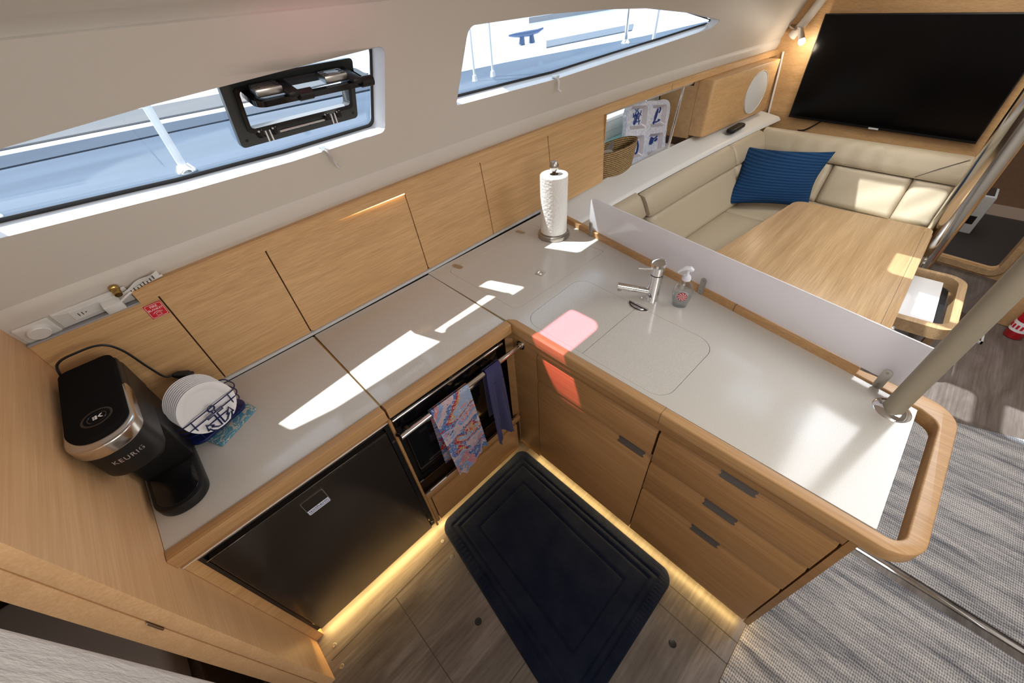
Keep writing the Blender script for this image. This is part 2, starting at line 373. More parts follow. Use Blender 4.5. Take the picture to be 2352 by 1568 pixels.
# panel joints and hatch cuts in the floor, each cut a thin dark groove
def groove(pts, w=0.004):
    gg = G()
    for (x0, y0), (x1, y1) in zip(pts, pts[1:]):
        d = Vector((x1 - x0, y1 - y0, 0)); n = Vector((-d.y, d.x, 0)).normalized() * w / 2
        gg.prism([(x0 + n.x, y0 + n.y), (x1 + n.x, y1 + n.y), (x1 - n.x, y1 - n.y), (x0 - n.x, y0 - n.y)], -0.002, 0.0006)
    return gg
for pts in ([(-0.40, 0.80), (0.80, 0.83)], [(0.755, 0.83), (0.755, -0.30)], [(0.665, 0.2), (0.665, -0.30)], [(-0.4, 0.245), (0.8, 0.255)], [(-0.10, 0.80), (-0.10, 0.25)], [(1.56, -0.5), (1.56, -1.2)], [(0.665, -0.30), (0.45, -1.2)]):
    S_(groove(pts).build('trim_1', SEAM))
# white hull liner with its two window openings: drawn in (x, z) then bent to the hull
W1 = rpoly([(-0.285, 1.715), (-0.148, 1.755), (0.122, 1.778), (0.442, 1.797), (0.70, 1.811), (0.768, 1.815), (0.757, 1.560), (0.402, 1.556), (0.099, 1.564), (-0.267, 1.588), (-0.285, 1.59)], [0.02, 0.1, 0.1, 0.1, 0, 0.022, 0.022, 0, 0, 0, 0.02], 5)
W2 = rpoly([(1.108, 1.829), (1.535, 1.826), (1.954, 1.810), (2.346, 1.784), (2.818, 1.730), (3.29, 1.655), (3.20, 1.622), (2.7, 1.600), (1.747, 1.569), (1.095, 1.578)], [0.03, 0, 0, 0, 0, 0.01, 0.03, 0, 0, 0.012], 5)
def YL(x, z): return S(x) + 0.015 - 0.477 * (z - 1.42)
g = G(); g.prism([(-1.5, 1.42), (4.9, 1.42), (4.9, 1.915), (-1.5, 1.915)], 0.0, 0.03, holes=[W1, W2], M=Matrix(((1, 0, 0, 0), (0, 0, 1, 0), (0, 1, 0, 0), (0, 0, 0, 1))))
g.slice_x(XS)
g.map(lambda x, y, z: (x, YL(x, z) + y, z))
# lower turn of the liner and the upper cove
def prof(pts, x0, x1, n=48):
    gg = G(); m = len(pts) - 1
    def f(u, v):
        x = x0 + (x1 - x0) * u; k = min(int(v * m + 1e-6), m - 1); t = v * m - k
        p = Vector(pts[k]).lerp(Vector(pts[k + 1]), t); return (x, S(x) + p.x, p.y)
    gg.grid(f, n, m); return gg
for q in (prof([(0.075, 1.268), (0.070, 1.272), (0.052, 1.30), (0.024, 1.355), (0.012, 1.39), (0.010, 1.405), (0.015, 1.42)], -1.5, 4.9), prof([(-0.190, 1.9149), (-0.192, 1.925), (-0.215, 1.945), (-0.26, 1.966)], -1.5, 4.9)):
    me = bpy.data.meshes.new('t'); q.bm.to_mesh(me); g.bm.from_mesh(me); bpy.data.meshes.remove(me)
bmesh.ops.remove_doubles(g.bm, verts=g.bm.verts, dist=0.0004)
wl = S_(g.build('wall_port', LINER, smooth=50))
# ceiling with hatch openings
HATCH = [(1.97, 2.26, 0.04, 0.30), (1.97, 2.26, -0.24, -0.06), (2.32, 2.60, 0.16, 0.50), (3.15, 3.60, 0.35, 0.92)]
PINK_CAST = (0.40, 0.71, 1.05, 1.225)  # unseen opening added to throw the pink sun patch on the worktop
g = G(); hs = [rrect(x0, x1, y0, y1, 0.04) for x0, x1, y0, y1 in HATCH] + [rrect(*PINK_CAST, 0.05)]
g.prism([(-1.6, -1.65), (5.0, -1.65), (5.0, 1.27), (-1.6, 1.27)], 1.965, 2.0, holes=hs)
S_(g.build('ceiling', LINER))
for k, hh in enumerate(HATCH + [PINK_CAST]):
    r = thing('skylight', ((hh[0] + hh[1]) / 2, (hh[2] + hh[3]) / 2, 2.0), ['square overhead hatch above the galley end of the table', 'small overhead hatch beside the centreline', 'overhead hatch above the middle of the saloon table', 'large overhead hatch over the forward seat', 'added pink pane in the ceiling that tints the sun above the cooker'][k], 'skylight')
    G().prism(rrect(hh[0] - 0.03, hh[1] + 0.03, hh[2] - 0.03, hh[3] + 0.03, 0.05), 2.001, 2.02, holes=[rrect(hh[0], hh[1], hh[2], hh[3], 0.04)]).build('frame', ALU, r)
    G().prism(rrect(hh[0] - 0.01, hh[1] + 0.01, hh[2] - 0.01, hh[3] + 0.01, 0.04), 2.021, 2.027).build('pane', PINKGL if k == 4 else GLASS, r)
# far starboard and aft walls (outside the view)
S_(G().box(-1.6, 6.2, -1.72, -1.68, 0, 2.0).build('wall_starboard', LINER))
S_(G().box(-1.66, -1.62, -1.7, 1.9, 0, 2.0).build('wall_aft', LINER))
g = G(); g.box(-1.66, 6.2, 1.84, 1.86, 0.0, 1.42); S_(g.build('wall_hull', LINER))
g = G(); g.box(-1.66, 6.2, 1.50, 1.86, 1.405, 1.42); g.slice_x(XS); g.map(lambda x, y, z: (x, y if y > 1.8 else S(x) + 0.02, z)); S_(g.build('trim_4', LINER))
# oak panel that closes the galley at its aft end
g = G(); g.prism([(0.735, 0.0), (1.62, 0.0), (1.62, 1.30), (1.515, 1.40), (1.455, 1.46), (0.735, 1.46)], -0.447, -0.415, bev=0.003, M=Matrix(((0, 0, 1, 0), (1, 0, 0, 0), (0, 1, 0, 0), (0, 0, 0, 1))))
S_(g.build('wall_galley_end', WZ))
# forward bulkhead with doorway
g = G(); hole = rrect(-0.70, -0.235, 0.075, 1.80, 0.05, 6)
g.prism([(-1.7, 0), (1.75, 0), (1.75, 1.98), (-1.7, 1.98)], -0.03, 0.0, holes=[hole])
g.map(lambda x, y, z: BH(x, y, z)); S_(g.build('wall_forward', WY))
g = G(); g.prism(rrect(-0.735, -0.20, 0.02, 1.84, 0.08, 8), -0.04, 0.018, holes=[rrect(-0.695, -0.24, 0.065, 1.80, 0.04, 8)]); g.map(lambda x, y, z: BH(x, y, z))
S_(g.build('door_1', WTAB))
# dark forward cabin beyond the doorway
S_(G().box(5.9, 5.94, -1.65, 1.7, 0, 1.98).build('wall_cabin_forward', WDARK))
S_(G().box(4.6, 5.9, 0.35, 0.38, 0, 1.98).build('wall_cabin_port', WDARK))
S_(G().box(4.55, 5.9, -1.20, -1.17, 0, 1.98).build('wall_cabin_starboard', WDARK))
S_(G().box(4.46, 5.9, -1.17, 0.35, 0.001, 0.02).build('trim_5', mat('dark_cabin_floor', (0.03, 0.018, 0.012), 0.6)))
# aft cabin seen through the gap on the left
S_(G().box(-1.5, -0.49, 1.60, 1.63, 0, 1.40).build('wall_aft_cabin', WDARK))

# ---- windows
def woff(outl, x, z, e=0.0):
    zs = [p[1] for p in outl if abs(p[0] - x) < 0.25]; mid = (min(zs) + max(zs)) / 2; xs_ = [p[0] for p in outl]
    ox = -(0.016 + e) if x > max(xs_) - 0.04 else ((0.006 + e) if x < min(xs_) + 0.04 else 0)
    return (ox, (0.022 + e) if z < mid else (0.012 - e))
def tunnel(outl, name, d=0.062):
    gg = G(); m = len(outl); cx = sum(p[0] for p in outl) / m; cz = sum(p[1] for p in outl) / m
    def f(u, v):
        p = outl[int(round(u * m)) % m]; x, z = p; k = v; ox, oz = woff(outl, x, z)
        return (x + ox * k, YL(x, z) + 0.002 + k * d, z + oz * k)
    gg.grid(f, m, 3); return gg
def pane_poly(outl, d, exp):
    m = len(outl); cx = sum(p[0] for p in outl) / m; cz = sum(p[1] for p in outl) / m
    return [(p[0] + (exp if p[0] > cx else -exp), p[1] + 0.012 + (exp if p[1] > cz else -exp)) for p in outl]
MXZ = Matrix(((1, 0, 0, 0), (0, 0, 1, 0), (0, 1, 0, 0), (0, 0, 0, 1)))
def window(n, outl, holes, gask_r):
    w = thing('window_%d' % n, (sum(p[0] for p in outl) / len(outl), 1.45, 1.56), None, None); tag(w, kind='structure')
    tunnel(outl, 'r').build('window_reveal', WHITEG, w)
    gg = G(); gg.prism(pane_poly(outl, 0, 0.02), 0, 0.006, holes=holes, M=MXZ); gg.slice_x(XS); gg.map(lambda x, y, z: (x, YL(x, z) + 0.062 + y, z)); gg.build('pane', GLASS, w)
    inn = []
    for p in outl:
        ox, oz = woff(outl, p[0], p[1], 0.006); inn.append((p[0] + ox, p[1] + oz))
    gg = G(); gg.prism(pane_poly(outl, 0, 0.018), 0, 0.004, holes=[inn], M=MXZ); gg.slice_x(XS); gg.map(lambda x, y, z: (x, YL(x, z) + 0.057 + y, z)); gg.build('gasket', RUBBER, w)
    return w
PH = rrect(0.300, 0.660, 1.655, 1.775, 0.012)
window(1, W1, [PH], 0); window(2, W2, [], 0)
# opening portlight set into the aft window
def YG(x, z): return YL(x, z) + 0.05
pl = thing('portlight', (0.48, 1.44, 1.62), 'black framed opening portlight hinged open inside the aft window', 'porthole')
g = G(); g.prism(rrect(0.286, 0.672, 1.624, 1.795, 0.012), -0.012, 0.012, holes=[rrect(0.322, 0.644, 1.668, 1.770, 0.01)], M=MXZ); g.map(lambda x, y, z: (x, YG(x, z) + y, z)); g.build('outer_frame', mat('anthracite', (0.05, 0.055, 0.055), 0.35, 0.4), pl)
g = G(); g.prism(rrect(0.314, 0.650, 1.660, 1.777, 0.012), -0.028, 0.02, holes=[rrect(0.324, 0.640, 1.672, 1.768, 0.01)], M=MXZ); g.map(lambda x, y, z: (x, YG(x, z) + y, z)); g.build('inner_rim', BLACKG, pl)
for sx in (0.305, 0.36, 0.43, 0.50, 0.57, 0.655):
    G().sphere((sx, YG(sx, 1.642) - 0.013, 1.642), 0.0045, (1, .5, 1), 10, 6).build('screw', BLACKM, pl)
for sx in (0.365, 0.575):
    z = 1.652
    for dx in (-0.022, 0.018): G().box(sx + dx - 0.008, sx + dx + 0.008, YG(sx, z) - 0.036, YG(sx, z) - 0.012, z - 0.008, z + 0.016, 0.003).build('catch', BLACKG, pl)
    for dx in (-0.006, 0.006): G().box(sx + dx - 0.002, sx + dx + 0.002, YG(sx, z) - 0.032, YG(sx, z) - 0.028, z - 0.022, z + 0.008, 0.001).build('catch_spring', WPRINT, pl)
g = G(); g.tube([(0.40, YG(0.4, 1.652) - 0.02, 1.648), (0.55, YG(0.55, 1.652) - 0.02, 1.648)], 0.004); g.build('hinge_pin', STEEL, pl)
# sash folded in towards the cabin
M_ = FR((0.50, 1.335, 1.745), (1, 0.01, 0.0), (0, 1, 0.22))
sash = G().prism(rrect(-0.165, 0.185, -0.035, 0.085, 0.03), -0.007, 0.007, holes=[rrect(-0.145, 0.165, -0.017, 0.070, 0.02)], M=M_).build('sash', BLACKG, pl)
G().prism(rrect(-0.146, 0.166, -0.018, 0.071, 0.02), -0.003, 0.003, M=M_).build('sash_pane', GLASS, sash)
for k, (x, s) in enumerate(((-0.115, 1), (0.075, 1))):
    hb = G().box(x - 0.035, x + 0.035, -0.02, 0.028, 0.010, 0.030, 0.004, M=M_).build('latch', STEEL, pl)
    for q in range(3):
        for ex in (-0.026, 0.026): G().box(x + ex - 0.007, x + ex + 0.007, -0.012 + q * 0.013, -0.009 + q * 0.013, 0.0302, 0.0312, M=M_).build('grip_ridge', BLACK, hb)
    G().box(x + 0.05 - 0.016, x + 0.05 + 0.016, -0.050, 0.085, 0.006, 0.022, 0.006, M=M_).build('hinge_arm', BLACKM, pl)
    G().cyl(M_ @ Vector((x + 0.062, -0.038, 0.006)), M_ @ Vector((x + 0.10, -0.038, 0.006)), 0.014).build('hinge_knuckle', BLACKM, pl)
# clear hooks hanging from the lower lips of the two windows
for (x, z, lab) in ((0.525, 1.558, 'clear plastic blind hook below the aft window'), (1.735, 1.575, 'clear plastic blind hook below the forward window')):
    g = G(); y = YL(x, z)
    g.tube([(x - 0.01, y + 0.02, z + 0.006), (x - 0.008, y - 0.006, z + 0.004), (x, y - 0.010, z - 0.015), (x + 0.012, y + 0.004, z - 0.05), (x + 0.02, y - 0.006, z - 0.062)], 0.006)
    g.box(x - 0.02, x + 0.005, y - 0.01, y + 0.02, z, z + 0.01, 0.003)
    tag(g.build('blind_hook', CLEARP if x < 1 else WHITEP), lab, 'hook')

# ================================================================== OUTSIDE
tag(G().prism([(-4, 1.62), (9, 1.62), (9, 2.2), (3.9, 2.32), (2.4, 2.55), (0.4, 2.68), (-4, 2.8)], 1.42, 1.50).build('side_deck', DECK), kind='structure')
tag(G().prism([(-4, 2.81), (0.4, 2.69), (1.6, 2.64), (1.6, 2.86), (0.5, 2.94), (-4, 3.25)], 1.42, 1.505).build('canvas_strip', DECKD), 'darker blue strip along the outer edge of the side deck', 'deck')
tag(G().box(-6, 14, 2.2, 4.6, 1.20, 1.42, 0.02).build('floating_dock', HULLW), 'white sunlit dock lying alongside beyond the deck', 'dock')
tag(G().prism([(1.62, 2.66), (2.4, 2.57), (4, 2.34), (14, 2.3), (14, 4.5), (-6, 4.5), (-6, 3.3), (0.5, 2.96), (1.62, 2.88)], 1.43, 1.49).build('dock_board', HULLW), 'white dock decking beyond the blue side deck', 'dock')
tag(G().prism([(-4, 3.45), (1.0, 3.15), (1.7, 3.3), (1.7, 3.68), (-4, 3.7)], 1.492, 1.50).build('grey_walkway', mat('grey_walkway', (0.10, 0.10, 0.105), 0.7)), 'grey walkway strip on the dock outside the aft window', 'walkway')
tag(G().prism([(3.14, 2.79), (4.35, 2.72), (4.9, 3.05), (3.5, 3.11)], 1.492, 1.50).build('grey_mat', mat('grey_dock_mat', (0.10, 0.12, 0.15), 0.7)), 'grey mat on the dock near the cleat outside the forward window', 'mat')
nb = thing('neighbour_boat', (4, 5.0, 0.9), 'white sailing boat moored on the far side of the dock', 'boat')
g = G(); g.prism([(-7, 4.75), (13, 4.75), (15, 5.8), (13, 7.2), (-7, 7.2)], 0.9, 1.66, bev=0.05); g.build('hull', HULLW, nb)
g = G(); g.prism([(-6, 5.0), (1.4, 5.0), (2.0, 5.6), (1.4, 6.6), (-6, 6.6)], 1.661, 2.3, bev=0.12); g.build('cabin_top', HULLG, nb)
g = G(); g.prism([(6.2, 5.0), (11, 5.0), (12, 5.6), (11, 6.6), (6, 6.6)], 1.661, 2.3, bev=0.12); g.build('deckhouse', mat('blue_deckhouse', (0.16, 0.26, 0.45), 0.3), nb)
g = G(); g.box(5.0, 12, 4.74, 4.76, 1.50, 1.56); g.build('rub_rail', HULLG, nb)
cl = thing('mooring_cleat', (3.35, 3.22, 1.492), 'blue grey mooring cleat on the white dock', 'cleat')
mat('cleat_metal', (0.08, 0.12, 0.22), 0.4, 0.6)
for dx in (-0.07, 0.07): G().tube([(3.35 + dx, 3.22, 1.493), (3.35 + dx * 0.9, 3.22, 1.56)], [0.03, 0.02], 8).build('leg', bpy.data.materials['cleat_metal'], cl)
g = G(); g.tube([(3.12, 3.22, 1.575), (3.2, 3.22, 1.57), (3.35, 3.22, 1.565), (3.5, 3.22, 1.57), (3.58, 3.22, 1.585)], [0.008, 0.018, 0.024, 0.018, 0.008], 8); g.build('horn', bpy.data.materials['cleat_metal'], cl)
for (x, y, lab) in ((0.168, 1.9, 'bright stanchion post outside the aft window'), (-0.36, 1.95, 'stanchion post at the left edge of the aft window'), (3.44, 2.2, 'shroud fitting post outside the forward window')):
    st = thing('stanchion', (x, y, 1.5), lab, 'post', 'stanchions on the side deck')
    G().tube([(x, y, 1.50), (x, y, 2.3)], 0.013, 12).build('post', CHROME if x > 1 else PVC, st)
    G().lathe([(0, 0.0), (0.034, 0), (0.034, 0.008), (0.018, 0.03), (0.0, 0.03)], 16, T(x, y, 1.5)).build('foot', CHROME, st)
sbg = thing('sun_blocker_roll', (2.2, 1.9, 1.5), 'added grey roll on posts that blocks sun from the sofa', 'sun blocker')  # unseen roll added to keep window sun off the sofa seat
g = G(); n_ = 24; g.tube([(1.16 + 2.3 * k / n_, 1.80, 2.48) for k in range(n_ + 1)], [0.10 if k in (0, n_) else 0.21 + 0.01 * sin(k * 1.7) for k in range(n_ + 1)], 18); g.build('roll', mat('grey_blocker_cloth', (0.3, 0.31, 0.33), 0.8), sbg)
G().tube([(3.38, 1.92, 1.5), (3.38, 1.88, 2.32)], 0.012, 10).build('post', PVC, sbg)
G().tube([(1.30, 1.92, 1.5), (1.30, 1.88, 2.32)], 0.008, 10).build('post', PVC, sbg)
for k, (x, lab) in enumerate(((1.84, 'thin white shroud wire nearest the left edge of the forward window'), (1.99, 'second white shroud wire in the forward window'))):
    g = G(); g.tube([(x - 0.02, 2.2, 1.5), (x, 2.22, 2.4)], 0.007, 8); g.lathe([(0, 0), (0.018, 0), (0.012, 0.03), (0.0, 0.03)], 12, T(x - 0.02, 2.2, 1.5)); tag(g.build('shroud_wire', PVC), lab, 'wire')

# ================================================================== GALLEY: overhead rail and wall lockers
r = thing('shelf_rail', (2.0, 1.5, 1.305), 'long oak rail running along the hull above the wall lockers', 'rail')
g = G()
def rail(u, v):
    x = -0.158 + 4.74 * u; P4 = [(0.0, 1.307), (0.0, 1.344), (0.006, 1.350), (0.045, 1.352), (0.05, 1.307), (0.0, 1.307)]
    k = min(int(v * 5 + 1e-6), 4); t = v * 5 - k; p = Vector(P4[k]).lerp(Vector(P4[k + 1]), t); return (x, S(x) + p.x, p.y)
g.grid(rail, 60, 5); g.prism([(0, 1.307), (0.05, 1.307), (0.05, 1.352), (0.006, 1.350), (0, 1.344)], -0.158, -0.156, M=Matrix(((0, 0, 1, 0), (1, 0, 0, S(-0.158)), (0, 1, 0, 0), (0, 0, 0, 1))))
g.build('rail_board', WX, r)
G().box(2.99, 2.993, S(2.99) - 0.0008, S(2.99) + 0.01, 1.308, 1.343).build('joint', SEAM, r)
# under-rail light
g = G(); g.box(0.25, 0.80, 1.512, 1.520, 1.302, 1.3055); tag(g.build('led_strip', LEDW), 'warm light strip under the oak rail over the wide locker door', 'light')
def BB(x, z):   # face of the lockers: follows rail at top, worktop upstand at bottom
    xb = [(-0.42, 1.462), (0.2, 1.466), (0.8, 1.478), (1.26, 1.492), (1.7, 1.500), (2.3, 1.512)]
    for (xa, ya), (xc, yc) in zip(xb, xb[1:]):
        if x <= xc or xc == 2.3: t = (x - xa) / (xc - xa); yb = ya + (yc - ya) * t; break
    yt = S(max(x, -0.16)) + 0.016
    k = min(max((z - 0.93) / 0.375, -0.4), 1); return yb + (yt - yb) * k
lk_ = thing('wall_locker', (0.9, 1.5, 0.93), 'row of oak locker doors under the rail behind the worktop', 'locker')
seams = [(-0.415, -0.116), (-0.112, 0.212), (0.216, 0.806), (0.810, 1.246), (1.250, 1.745), (1.750, 2.262)]
for i, (x0, x1) in enumerate(seams):
    zb = 0.943 if i < 5 else 0.905; zt = 1.3045 if i else 1.302
    g = G(); pts = rrect(x0, x1, zb, zt, 0.012, 4) if i in (2, 3) else [(x0, zb), (x1, zb), (x1, zt), (x0, zt)]
    if i == 4: pts = [(x0, 0.943), (1.63, 0.943), (1.66, 0.905), (x1, 0.905), (x1, zt), (x0, zt)]
    g.prism(pts, 0, 0.015, bev=0.0012, seg=1, M=MXZ); g.slice_x([x0 + (x1 - x0) * k / 6 for k in range(1, 6)]); g.map(lambda x, y, z: (x, BB(x, z) + y, z))
    g.build('locker_door', WX, lk_)
g = G(); g.prism([(-0.414, 0.94), (2.26, 0.94), (2.26, 1.302), (-0.414, 1.302)], 0.016, 0.05, M=MXZ); g.slice_x(XS); g.map(lambda x, y, z: (x, BB(x, z) + y, z)); g.build('carcass', WDARK, lk_)
G().box(2.2625, 2.268, BB(2.26, 1.1) + 0.001, 1.80, 0.90, 1.30).build('side_panel', WX, lk_)
# upstand along the worktop
g = G(); g.prism([(-0.414, 0.9305), (1.63, 0.9305), (1.63, 0.942), (-0.414, 0.942)], -0.006, 0.012, M=MXZ); g.slice_x(XS); g.map(lambda x, y, z: (x, BB(x, 0.93) + y, z))
tag(g.build('upstand', ALU), 'thin pale profile along the back of the worktop', 'trim')
g = G(); g.box(-0.414, -0.16, 0.012, 0.060, 1.3028, 1.308); g.map(lambda x, y, z: (x, S(-0.16) + 0.008 + y - 0.006, z)); S_(g.build('trim_2', GREYSTRIP))
# FIRE BLANKET sign
Mz = FR((-0.1405, BB(-0.14, 1.265) - 0.0018, 1.266), (1, 0.012, 0), (0, 0, 1))
sg = thing('safety_sign', (-0.14, 1.46, 1.24), 'red FIRE BLANKET sticker on the locker door below the rail end', 'sign')
g = G(); g.prism(rrect(-0.0225, 0.0225, -0.0235, 0.0235, 0.001), -0.0005, 0.0005, M=Mz); g.build('backing', RED, sg)
g = G(); g.prism(rrect(-0.0205, 0.0205, -0.0215, 0.0215, 0.004), 0.0006, 0.0009, holes=[rrect(-0.0197, 0.0197, -0.0207, 0.0207, 0.0035)], M=Mz); g.build('border', WPRINT, sg)
g = G(); g.text('FIRE', 0.0105, 0.0004, M=Mz @ T(0, 0.0135, 0.0008)); g.text('BLANKET', 0.0088, 0.0004, M=Mz @ T(0, 0.004, 0.0008)); g.build('lettering', WPRINT, sg)
g = G(); g.tube([(-0.012, -0.008, 0.0008), (-0.006, -0.0045, 0.0008), (0, -0.003, 0.0008), (0.006, -0.0045, 0.0008), (0.012, -0.008, 0.0008)], 0.0007, 6, M=Mz)
g.tube([(-0.006, -0.017, 0.0008), (-0.006, -0.010, 0.0008), (0, -0.007, 0.0008), (0.006, -0.010, 0.0008), (0.006, -0.017, 0.0008)], 0.0006, 6, closed=True, M=Mz); g.build('pictogram', WPRINT, sg)
# switch and socket plates on the turned-under liner
def on_lip(x, z, off):
    t = (z - 1.30) / (1.355 - 1.30); y = S(x) + 0.052 + (0.024 - 0.052) * t
    n = Vector((0, -(1.355 - 1.30), -0.028)).normalized(); return Vector((x, y, z)) + n * off
LIPU = Vector((0, -0.028, 0.055)).normalized()
def lipM(x, z): return FR(on_lip(x, z, 0.0), (1, 0.04, 0), LIPU)
sw = thing('dimmer_switch', tuple(on_lip(-0.372, 1.335, 0.0)), 'round white dimmer switch on a square plate above the left end of the lockers', 'switch')
M_ = lipM(-0.372, 1.338)
G().prism(rrect(-0.036, 0.036, -0.031, 0.031, 0.004), 0.0, 0.006, bev=0.002, M=M_).build('plate', WHITEP, sw)
G().lathe([(0.0, 0.017), (0.021, 0.017), (0.023, 0.015), (0.0235, 0.006), (0, 0.006)], 28, M_).build('knob', WHITEP, sw)
so_ = thing('wall_socket', tuple(on_lip(-0.245, 1.335, 0.0)), 'white mains socket beside the dimmer with an adaptor plugged in', 'socket')
M_ = lipM(-0.247, 1.340)
G().prism(rrect(-0.084, 0.084, -0.031, 0.031, 0.004), 0.0, 0.007, bev=0.002, M=M_).build('plate', WHITEP, so_)
G().prism(rrect(-0.052, 0.055, -0.016, 0.018, 0.002), 0.007, 0.009, M=M_).build('insert', WHITEP, so_)
g = G()
for px_ in (-0.038, -0.030): g.box(px_ - 0.001, px_ + 0.001, -0.006, 0.006, 0.0091, 0.0096, M=M_)
g.lathe([(0, 0.0095), (0.002, 0.0095), (0.002, 0.009)], 8, M_ @ T(-0.022, 0.0, 0)); g.build('slots', SEAM, so_)
ad = thing('plug_adaptor', tuple(on_lip(-0.21, 1.335, 0.01)), 'chunky white charger plugged into the wall socket', 'charger')
M_ = lipM(-0.212, 1.338)
G().box(-0.022, 0.022, -0.016, 0.016, 0.009, 0.036, 0.004, M=M_).build('body', WHITEP, ad)
g = G(); g.tube([M_ @ Vector(p) for p in ((0.02, 0.012, 0.03), (0.035, 0.022, 0.03), (0.06, 0.020, 0.016), (0.09, 0.024, 0.012), (0.14, 0.030, 0.012))], 0.0032, 8); g.build('cable', WHITEP, ad)
lt = thing('brass_latch', tuple(on_lip(-0.19, 1.372, 0.0)), 'small brass valve above the socket at the rail end', 'latch')
M_ = lipM(-0.183, 1.372); G().lathe([(0, 0.03), (0.009, 0.03), (0.010, 0.024), (0.007, 0.022), (0.010, 0.018), (0.010, 0.010), (0.012, 0.008), (0.012, 0), (0, 0)], 14, M_).build('barrel', BRASS, lt)
tg = thing('label_tag', tuple(on_lip(-0.165, 1.345, 0.0)), 'crumpled white paper tag with grey print tucked behind the rail end', 'tag')
g = G(); g.grid(lambda u, v: lipM(-0.165, 1.345) @ Vector((-0.022 + 0.11 * u, 0.004 + 0.035 * u + (v - 0.5) * 0.024, 0.014 + 0.005 * sin(u * 9))), 12, 3); g.build('paper', WHITEP, tg)
g = G()
for q in range(9): g.box(-0.002 + q * 0.009, 0.001 + q * 0.009, 0.005 + q * 0.003, 0.014 + q * 0.003 + 0.003 * (q % 3), 0.022, 0.0225, M=lipM(-0.165, 1.345))
g.build('print', SEAM, tg)

# ================================================================== WORKTOPS
ZT = 0.93
wt = G(); wt.prism([(-0.414, 0.927), (0.2085, 0.927), (0.2085, 1.4555), (-0.414, 1.4525)], 0.89, ZT, bev=0.0015)
tag(wt.build('worktop', COUNTER), 'pale speckled worktop section over the fridge under the coffee maker', 'worktop')
cl_ = thing('hinged_worktop', (0.5, 1.2, 0.89), 'pale speckled lid closed over the cooker between two seams', 'worktop')
G().prism([(0.2135, 0.927), (0.785, 0.927), (0.792, 1.462), (0.2165, 1.458)], 0.893, ZT - 0.0005, bev=0.002).build('lid', COUNTER, cl_)
G().box(0.209, 0.213, 0.93, 1.45, 0.90, 0.9285).build('edging', BRASS, cl_)
G().box(0.7865, 0.7905, 0.93, 1.455, 0.90, 0.9285).build('edging', BRASS, cl_)
FD = Vector((-0.189, -0.982)); FD.normalize(); FNn = Vector((0.982, -0.189)).normalized()
def fid(t, off): p = Vector((1.6, 1.272)) + FD * t + FNn * off; return (p.x, p.y)
pen = thing('peninsula_worktop', (1.1, 0.5, 0.89), 'pale speckled worktop of the sink peninsula', 'worktop')
LID1 = rpoly([(0.8425, 0.880), (1.225, 0.893), (1.190, 0.255), (0.842, 0.262)], [0.07, 0.06, 0.07, 0.06], 8)
HL = rpoly([(0.868, 1.41), (0.935, 1.412), (1.30, 1.412), (1.475, 1.41), (1.478, 0.945), (0.868, 0.945)], [0.03, 0, 0, 0.01, 0.01, 0.035], 6)
g = G()
g.prism(rpoly([(0.794, 0.925), (0.794, 1.470), fid(-0.205, 0.0), fid(1.535, 0.0), (1.295, -0.288), (0.826, -0.288), (0.822, 0.86)], [0, 0, 0, 0.03, 0, 0.005, 0.05]), 0.89, ZT, holes=[LID1, HL]); g.build('worktop_slab', COUNTER, pen)
g = G(); g.box(0.84, 1.24, 0.24, 0.90, 0.895, 0.905); g.box(0.86, 1.49, 0.93, 1.43, 0.895, 0.905); g.build('lid_rebate', SEAM, pen)
def inset(poly, d):
    cx = sum(p[0] for p in poly) / len(poly); cy = sum(p[1] for p in poly) / len(poly)
    out = []
    for x, y in poly:
        v = Vector((x - cx, y - cy)); l = v.length; out.append((x - v.x / l * d, y - v.y / l * d))
    return out
# two sink lids: split across at y = 0.585
def clip(poly, ymin=None, ymax=None):
    out = []; n = len(poly)
    for i in range(n):
        p, q = poly[i], poly[(i + 1) % n]
        for lim, sgn in ((ymin, 1), (ymax, -1)):
            if lim is None: continue
            ip = (p[1] - lim) * sgn >= 0; iq = (q[1] - lim) * sgn >= 0
            if ip: out.append(p)
            if ip != iq: t = (lim - p[1]) / (q[1] - p[1]); out.append((p[0] + (q[0] - p[0]) * t, lim))
    return out
L1 = inset(LID1, 0.0016)
notch = [(1.168, 0.625), (1.170, 0.640)]
for pts, lab, nm in ((clip(L1, ymin=0.5862), 'square pale sink lid nearer the hull, flush in the peninsula', 'a'), (clip(L1, ymax=0.5842), 'square pale sink lid nearer the pole, flush in the peninsula', 'b')):
    tag(G().prism(pts, 0.9055, ZT - 0.0002).build('sink_lid', COUNTER), lab, 'lid')
ll = thing('locker_lid', (1.2, 1.2, 0.93), 'large pale hinged lid let into the worktop corner below the paper towels', 'lid')
G().prism(inset(HL, 0.0014), 0.9055, ZT - 0.0002).build('slab', COUNTER, ll)
# finger pull between the sink lids
fp = thing('finger_pull', (1.20, 0.59, 0.93), 'half round chrome finger pull between the two sink lids', 'handle')
M_ = FR((1.212, 0.585, 0.9302), (-0.06, -1, 0), (1, -0.06, 0))
half = [(0.045 * cos(t), -0.030 * sin(t)) for t in [pi * k / 14 for k in range(15)]]
G().prism([(-p[0], p[1]) for p in half], 0.0003, 0.0009, M=M_).build('recess', BLACK, fp)
g = G(); g.tube([M_ @ Vector((0.045 - 0.09 * k / 8, 0.001, 0.0015)) for k in range(9)], 0.0028, 8); g.tube([M_ @ Vector((p[0], p[1], 0.001)) for p in half], 0.0015, 6)
g.prism([(-p[0] * .7, p[1] * .45 - 0.010) for p in half], 0.001, 0.0022, M=M_); g.build('chrome_edge', CHROME, fp)
